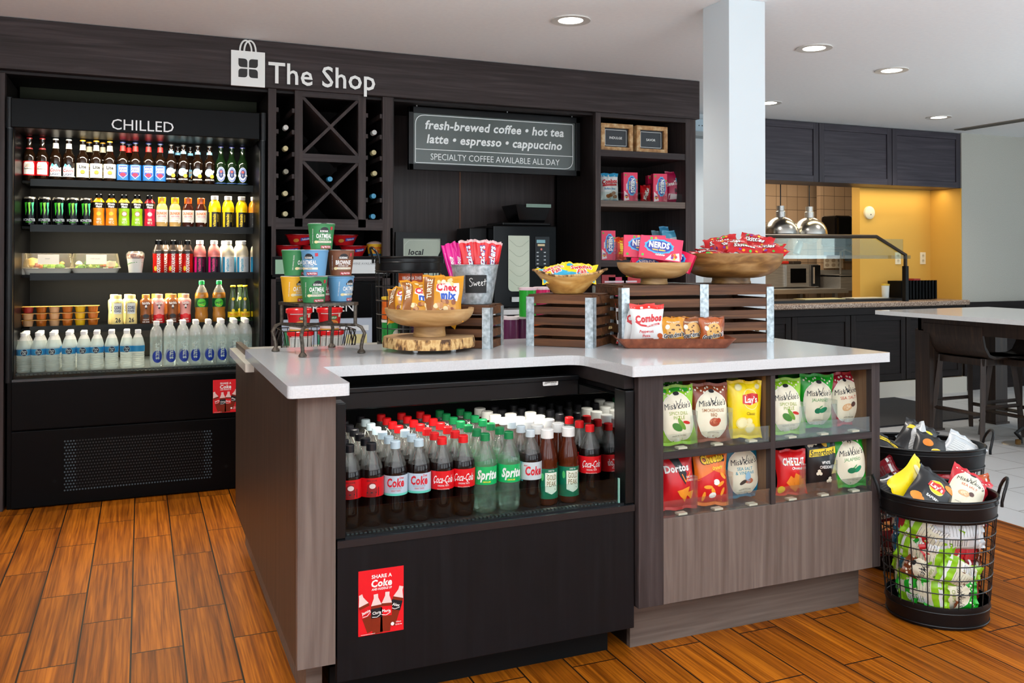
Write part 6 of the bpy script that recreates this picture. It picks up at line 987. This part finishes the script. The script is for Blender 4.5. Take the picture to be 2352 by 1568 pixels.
def cookie(seed, col, flav):
    b = Bag(.092, .098, .03, col, seed, crimp=.12); m, f = b.m, b.f; m.ell(f, .006, .050, .032, .030, C('#d8a45a'), .0010, 18, 4); random.seed(seed)
    for k in range(8): m.ell(f, .006+random.uniform(-.022, .022), .05+random.uniform(-.018, .02), .004, .003, C('#5a2f18'), .0014+.0001*k, 8, 1)
    m.ell(f, -.024, .062, .009, .009, C('#f0e2d2'), .0016, 12, 2); m.text(f, 'Grandma’s', .002, .034, .016, WHT, .0022, .10, .1, .14, fit=.082); m.text(f, 'Grandma’s', .002, .034, .016, INK, .0028, .03, .1, .14, fit=.078); m.text(f, flav, 0, .080, .006, CREAM, .0014, .02, fit=.055); return b
for i, (x, y, col, fl_, lb) in enumerate(((-.005, .04, '#cf8a1e', 'PEANUT BUTTER', 'gold wrapped cookie pack beside the pretzel bags'), (.062, .046, '#8a4a1e', 'CHOCOLATE BROWNIE', 'brown wrapped cookie pack between two others in the tray'), (.135, .034, '#a8501c', 'CHOCOLATE CHIP', 'rust wrapped cookie pack at the right end of the tray'), (.045, .085, '#c8801e', 'PEANUT BUTTER', 'gold cookie pack half hidden at the back of the tray'), (.15, .075, '#8a4018', 'CHOCOLATE CHIP', 'brown cookie pack behind the right end one in the tray'))): cookie(80+i, col, fl_).put('cookie_pack', ot+rt@Vector((x, y, .003)), (-.12 if i < 2 else .06 if i == 2 else -.2, .0 if i != 2 else -.05, rzt+(.0 if i != 2 else .10)), lb, 'cookie pack', GC)
# ---- canisters behind the crates on the rear ledge
def a_can(m, f): m.text(f, 'NUTRITION', .0, .075, .006, C('#0b4a1e'), .001, 0, fit=.04); m.grid(f, .006, .015, .034, .045, WHT, .001, 4, 1); [m.line(f, [(.009+.004*k, .02), (.009+.004*k, .04)], .002, INK, .0014) for k in range(6)]; m.ell(f, -.0, .06, .008, .004, C('#e8a02a'), .001, 10, 2)
zl = .8455
for px, y, z, c_, l_, lb, ar in ((1172, 3.55, zl, '#5a1f4a', '#e9dce2', 'purple canister with a pale lid seen between two crates', None), (1200, 3.58, zl, '#5a1f4a', '#e9dce2', 'purple canister under the green one behind the crates', None), (1212, 3.50, zl+.128, '#22a02a', '#f0d4dc', 'bright green canister with a pink lid behind the square crate', a_can), (1244, 3.55, zl+.128, '#d0125e', '#f0d4dc', 'magenta canister with a pink lid behind the square crate', None), (1240, 3.55, zl, '#d8641e', '#e9dce2', 'orange canister at the bottom behind the square crate', None), (1146, 3.62, zl, '#7a2a5a', '#e9dce2', 'plum canister behind the small crate', None)):
    p = P(px, 700, Y=y); tin('snack_canister', lb, p.x, y, z, .037, .119, c_, l_, ar)
# ---- candy on the shelf tower
def cbag(col, top, art, lb, px, z, w, h, tl=-.08, y=5.03, rz=None):
    b = Bag(w, h, .05, col, int(px) % 97, ends=top, crimp=.08); art(b.m, b.f, w, h); p = P(px, 500, Y=y); b.put('candy_bag', (p.x, y, z), (tl, 0, face(p.x, y)*.5 if rz is None else rz), lb, 'candy bag', 'candy on the shelf tower')
def art_combos(m, f, w, h): m.grid(f, -w*.49, h*.87, w*.49, h*.99, G('#3aa0cc', .3), .0012, 8, 2); m.text(f, 'Combos', 0, h*.70, h*.16, C('#c81a22'), .0018, .05, .1, .08, fit=w*.88); m.line(f, [(-w*.4, h*.55), (w*.4, h*.58)], .012, C('#c81a22'), .0014); m.text(f, 'Buffalo Blue', 0, h*.44, h*.07, C('#3a8ab8'), .0016, .02, fit=w*.6); [m.ell(f, u*w, v*h, .016, .012, C('#a8602a'), .0014, 10, 2) for u, v in ((.2, .28), (.05, .22), (.3, .16), (-.1, .18))]
def art_tart(m, f, w, h): m.poly(f, [(-w*.05, h*.78), (w*.4, h*.86), (w*.4, h*.62), (0, h*.58)], C('#5ac0dc', .3), .001, 3); m.text(f, 'SweeTARTS', -.01, h*.64, h*.13, WHT, .0018, .04, .1, .18, fit=w*.85); m.text(f, 'Ropes', .02, h*.42, h*.13, INK, .0018, .04, .1, .18, fit=w*.5); m.poly(f, [(-w*.4, h*.12), (w*.35, h*.12), (w*.3, h*.26), (-w*.4, h*.3)], C('#e9cfd4', .3), .001, 3)
def art_forest(m, f, w, h): m.poly(f, [(-w*.46, h*.05), (w*.46, h*.05), (w*.46, h*.32), (w*.3, h*.4), (w*.2, h*.3), (-w*.2, h*.3), (-w*.3, h*.4), (-w*.46, h*.32)], C('#1f7a3a', .3), .001, 4); m.ell(f, -.0, h*.62, w*.34, h*.14, C('#dfeef4'), .0012, 16, 3); m.ell(f, 0, h*.42, w*.30, h*.18, C('#0f4a2a'), .0016, 16, 3); m.text(f, 'BLACK', 0, h*.47, h*.10, WHT, .0022, .04, fit=w*.44); m.text(f, 'FOREST', 0, h*.36, h*.10, WHT, .0022, .04, fit=w*.50)
cbag('#e6e6e4', '#3aa0cc', art_combos, 'white and red pretzel bag with a blue top on the middle candy shelf', 1400, TZ[1]+.002, .125, .185); cbag('#b0144a', None, art_tart, 'raspberry pink candy bag at the right end of the middle candy shelf', 1553, TZ[1]+.002, .15, .215, -.06)
cbag('#58b4dc', None, art_forest, 'blue and green gummy bag at the right end of the lower candy shelf', 1550, TZ[2]+.002, .17, .20, -.1, 5.03); cbag('#4aa8d8', None, art_forest, 'blue gummy bag behind the right end one on the lower candy shelf', 1542, TZ[2]+.012, .16, .22, -.1, 5.10); cbag('#7aa8b8', None, art_forest, 'greyer blue gummy bag leftmost of the three on the lower shelf', 1518, TZ[2]+.004, .12, .20, -.1, 5.14)
cbag('#d8401e', None, lambda m, f, w, h: m.text(f, "Reese's", 0, h*.55, h*.2, YELL, .0018, .04, .1, pi/2, fit=h*.6), 'orange candy bag beside the pink box on the lower candy shelf', 1424, TZ[2]+.002, .09, .15); cbag('#c8141c', None, lambda m, f, w, h: m.text(f, 'KitKat', 0, h*.5, h*.2, WHT, .0018, .05, .2, pi/2-.3, fit=h*.7), 'small red wafer bag on the middle candy shelf', 1483, TZ[1]+.002, .075, .115)
def upbox(lb, px, z, y=5.0, hh=.19, ww=.095, n_=1):
    p = P(px, 500, Y=y); t = nerds(lb, (p.x+hh*0, y, z), (0, 0, 0), hh, ww, .05, 'candy on the shelf tower'); t.rotation_euler = (0, pi/2, face(p.x, y)*.4); t.location = (p.x-ww/2, y, z+hh/2+.002); return t
upbox('pink candy box standing upright left on the middle candy shelf', 1447, TZ[1]); upbox('pink candy box standing upright right of the red wafer bag', 1515, TZ[1]); upbox('pink candy box at the left end of the lower candy shelf', 1396, TZ[2])
for px, lb in ((1480, 'pink candy box at the back of the middle candy shelf'),): upbox(lb, px+22, TZ[1], 5.12)
for px, w, c_, lb in ((1398, .10, '#a8141c', 'dark red candy carton at the left of the bottom candy shelf'), (1420, .14, '#d0285a', 'pink candy carton on the bottom candy shelf'), (1450, .14, '#c8141c', 'red candy carton on the bottom candy shelf behind the long crate')):
    p = P(px, 640, Y=5.0); t = thing('candy_carton', lb, 'candy box', (p.x, 5.0, TZ[3]+.001)); MB().box(-w/2, 0, 0, w/2, .12, .20 if w > .1 else .215, C(c_, .3)).build('carton', t); m = MB(); f = front(0, 0, 0); m.line(f, [(-w*.3, .17), (w*.3, .17)], .012, C('#f0d4dc'), .001); m.build('print', t)
cbag('#e6c81e', None, lambda m, f, w, h: m.ell(f, .04, h*.75, .02, .014, C('#3a8ad0'), .0014, 10, 2), 'yellow candy bag behind the smaller bowl on the bottom shelf', 1462, TZ[3]+.002, .14, .245)
# ================================================================ two wire baskets of chip bags on the floor
bA = Vector((2.535, 2.245, 0)); bB = Vector((2.87, 2.63, 0)); HA, HB = .425, .49
basket('floor_basket', 'near oval black wire basket full of chip bags beside the island', bA, .190, .172, HA, .072, .84, 22, 5, -.55, .07, .075, (-1.60, 1.35)); basket('floor_basket', 'far oval black wire basket of chip bags behind the near one', bB, .245, .175, HB, .085, .84, 26, 5, -.62, .07, .075, (-1.57, 1.57))
def backbag(col, seed, bc='#dcdcd8', w=.145, h=.19):
    b = Bag(w, h, .05, col, seed); m, f = b.m, b.f; m.grid(f, -w*.34, h*.22, w*.40, h*.72, C(bc), .0010, 8, 8); m.grid(f, w*.10, h*.2, w*.36, h*.62, WHT, .0015, 3, 3)
    for k in range(8): m.line(f, [(w*.12, h*(.24+.045*k)), (w*.34, h*(.24+.045*k))], .0014, INK, .0020); m.line(f, [(-w*.34, h*(.24+.065*k)), (w*.02, h*(.24+.065*k))], .0012, C('#6a6a60'), .0016)
    m.grid(f, -w*.47, h*.84, w*.47, h*.9, C('#eef0ee'), .0010, 8, 1); return b
G1 = 'chip bags in the near wire basket'; cA_ = face(bA.x, bA.y)
SKINS = {'g': ('#8cc21e', '#e6e2c8'), 'G': ('#17a322', '#e9e6d2'), 'r': ('#b8141e', '#c41a24'), 'R': ('#7e1420', '#6a1018'), 'w': ('#c9ced2', '#dfe2e4'), 'b': ('#1a6a8a', '#d9cfa8'), 'n': ('#7a3f20', '#c8a078'), 'o': ('#b8501e', '#a83a1e'), 'y': ('#f3d312', '#e9d98a'), 'k': ('#17181b', '#2a2c30')}
LN = {'g': 'lime green', 'G': 'bright green', 'r': 'red', 'R': 'dark red', 'w': 'silver', 'b': 'teal blue', 'n': 'brown', 'o': 'orange brown', 'y': 'yellow', 'k': 'black'}
lay = [(.10, ['G', 'G', 'g', 'G', 'n', 'R']), (.165, ['b', 'g', 'n', 'g', 'R', 'o']), (.235, ['b', 'G', 'g', 'r', 'r', 'n']), (.30, ['b', 'r', 'g', 'w', 'r', 'r'])]
HT = ('lowest layer', 'second layer', 'third layer', 'upper layer'); s_ = 100; random.seed(21)
for li, (z, ks) in enumerate(lay):
    for i, k in enumerate(ks):
        a = cA_+radians(-105+42*i)+(.25 if li % 2 else 0); sc_ = .84+.16*z/HA; rr_ = .118*sc_; s_ += 1; c1, c2 = SKINS[k]; ro = random.choice((-1.35, -1.1, 1.2, 1.5, 1.75))
        rd = Vector((sin(a), -cos(a), 0)); tn = Vector((cos(a), sin(a), 0)); b = backbag(c1, s_, c2, .115, .17) if (i+li) % 3 or k in 'rRw' else vick(c1 if k in 'gGbn' else '#8a3f22', '', 'CHIPS', '#8aa02a', PICK, s_, .115, .17, .045)
        cen = bA+rd*rr_+Vector((0, 0, z+.012)); off = Vector((sin(ro), 0, cos(ro)))*.085; off = tn*off.x+Vector((0, 0, off.z))
        b.put('chip_bag', cen-off, (random.uniform(-.12, .12), ro, a), '%s chip bag, %s from the left in the %s of the near basket' % (LN[k], ORD[i], HT[li]), 'chip bag', G1)
def top(b, c0, dx, dy, z, rot, lb, grp): b.put('chip_bag', c0+Vector((dx, dy, z)), rot, lb, 'chip bag', grp)
b = Bag(.15, .20, .06, '#17181b', 131); lays(b.m, b.f, .0, .115, 1.05); b.m.text(b.f, 'BARBECUE', .012, .062, .010, WHT, .0016, .03, fit=.06)
for u, v in ((-.045, .04), (-.03, .03), (.045, .15)): b.m.ell(b.f, u, v, .02, .016, C('#e8881e'), .0012+.01*abs(u)*.02, 12, 3)
b.m.ell(b.f, .03, .03, .018, .016, C('#b86a8a'), .0014, 12, 3)
top(b, bA, -.125, -.05, HA-.05, (-1.0, .62, cA_+.02), 'black barbecue chip bag lying on top at the left of the near basket', G1)
b = Bag(.15, .23, .05, '#f0d010', 132); b.m.ell(b.f, -.03, .17, .03, .02, C('#f4e9b0'), .0012, 12, 3); top(b, bA, -.145, .03, HA-.03, (-1.0, 1.05, cA_+.1), 'yellow chip bag lying on top at the back of the near basket', G1)
top(vick('#c8202e', '', 'SEA SALT', '#d8603a', SALT, 133, .14, .21), bA, .015, -.07, HA-.06, (-1.0, .5, cA_-.02), 'crimson and cream chip bag on top at the right of the near basket', G1)
top(backbag('#17181b', 134, '#2c2e33', .12, .15), bA, -.12, .03, HA-.07, (-.9, -.3, cA_+.6), 'black bag back showing at the left rim of the near basket', G1); top(Bag(.13, .19, .05, '#8a1018', 135), bA, .06, .08, HA-.09, (-1.1, .2, cA_), 'dark red bag half buried at the back of the near basket', G1)
G2 = 'chip bags in the far wire basket'; cB_ = face(bB.x, bB.y)
b = Bag(.14, .19, .05, '#17181b', 141); b.m.poly(b.f, [(-.055, .12), (.05, .125), (.055, .15), (-.05, .145)], YELL, .0014, 4); b.m.text(b.f, 'Smartfood', 0, .135, .018, INK, .002, .01, .15, fit=.09); top(b, bB, -.19, .0, HB-.075, (-1.05, .6, cB_+.2), 'black and yellow popcorn bag on top at the left of the far basket', G2)
b = Bag(.15, .20, .055, '#17181b', 142); lays(b.m, b.f, .02, .07, 1.0, .3); b.m.ell(b.f, -.025, .12, .022, .024, C('#e0801e'), .0012, 14, 3); top(b, bB, -.045, -.09, HB-.085, (-1.0, .4, cB_+.1), 'black barbecue chip bag on top at the front of the far basket', G2)
b = Bag(.14, .19, .05, '#17181b', 143); b.m.poly(b.f, [(-.055, .12), (.05, .125), (.055, .15), (-.05, .145)], YELL, .0014, 4); top(b, bB, .0, .05, HB-.06, (-.95, .4, cB_-.1), 'black and yellow popcorn bag at the back of the far basket', G2)
top(backbag('#c9ced2', 144, '#e2e4e4', .15, .19), bB, .06, -.105, HB-.085, (-1.0, .5, cB_-.15), 'silver bag back with printed nutrition panel on top of the far basket', G2); top(backbag('#d2d6d8', 145, '#e8eaea', .13, .17), bB, .02, -.0, HB-.06, (-.9, -.6, cB_-.1), 'silver bag back in the middle of the far basket', G2); top(Bag(.13, .18, .05, '#15161a', 146), bB, -.09, .05, HB-.10, (-1.2, .3, cB_), 'plain black bag sunk at the back left of the far basket', G2)
for i, (dx, dz, k) in enumerate(((-.17, .36, 'R'), (-.075, .35, 'r'), (.03, .345, 'r'), (.10, .36, 'w'), (.155, .34, 'o'), (-.16, .25, 'R'), (.05, .24, 'r'), (.14, .24, 'R'), (-.05, .24, 'G'), (-.15, .13, 'R'), (.0, .13, 'w'), (.12, .13, 'g'))):
    yy = -sqrt(max(0, 1-(dx/.25)**2))*.10; rot = Matrix.Rotation(-.62, 3, 'Z')@Vector((dx, yy, 0)); s_ += 1; c1, c2 = SKINS[k]; backbag(c1, s_, c2, .11, .15).put('chip_bag', bB+rot+Vector((-.06, 0, dz-.02)), (random.uniform(-.1, .1), random.choice((1.2, 1.4, 1.0)), -.62+dx*2), '%s chip bag, %s of those behind the far basket wires' % (LN[k], ORD[i]), 'chip bag', G2)
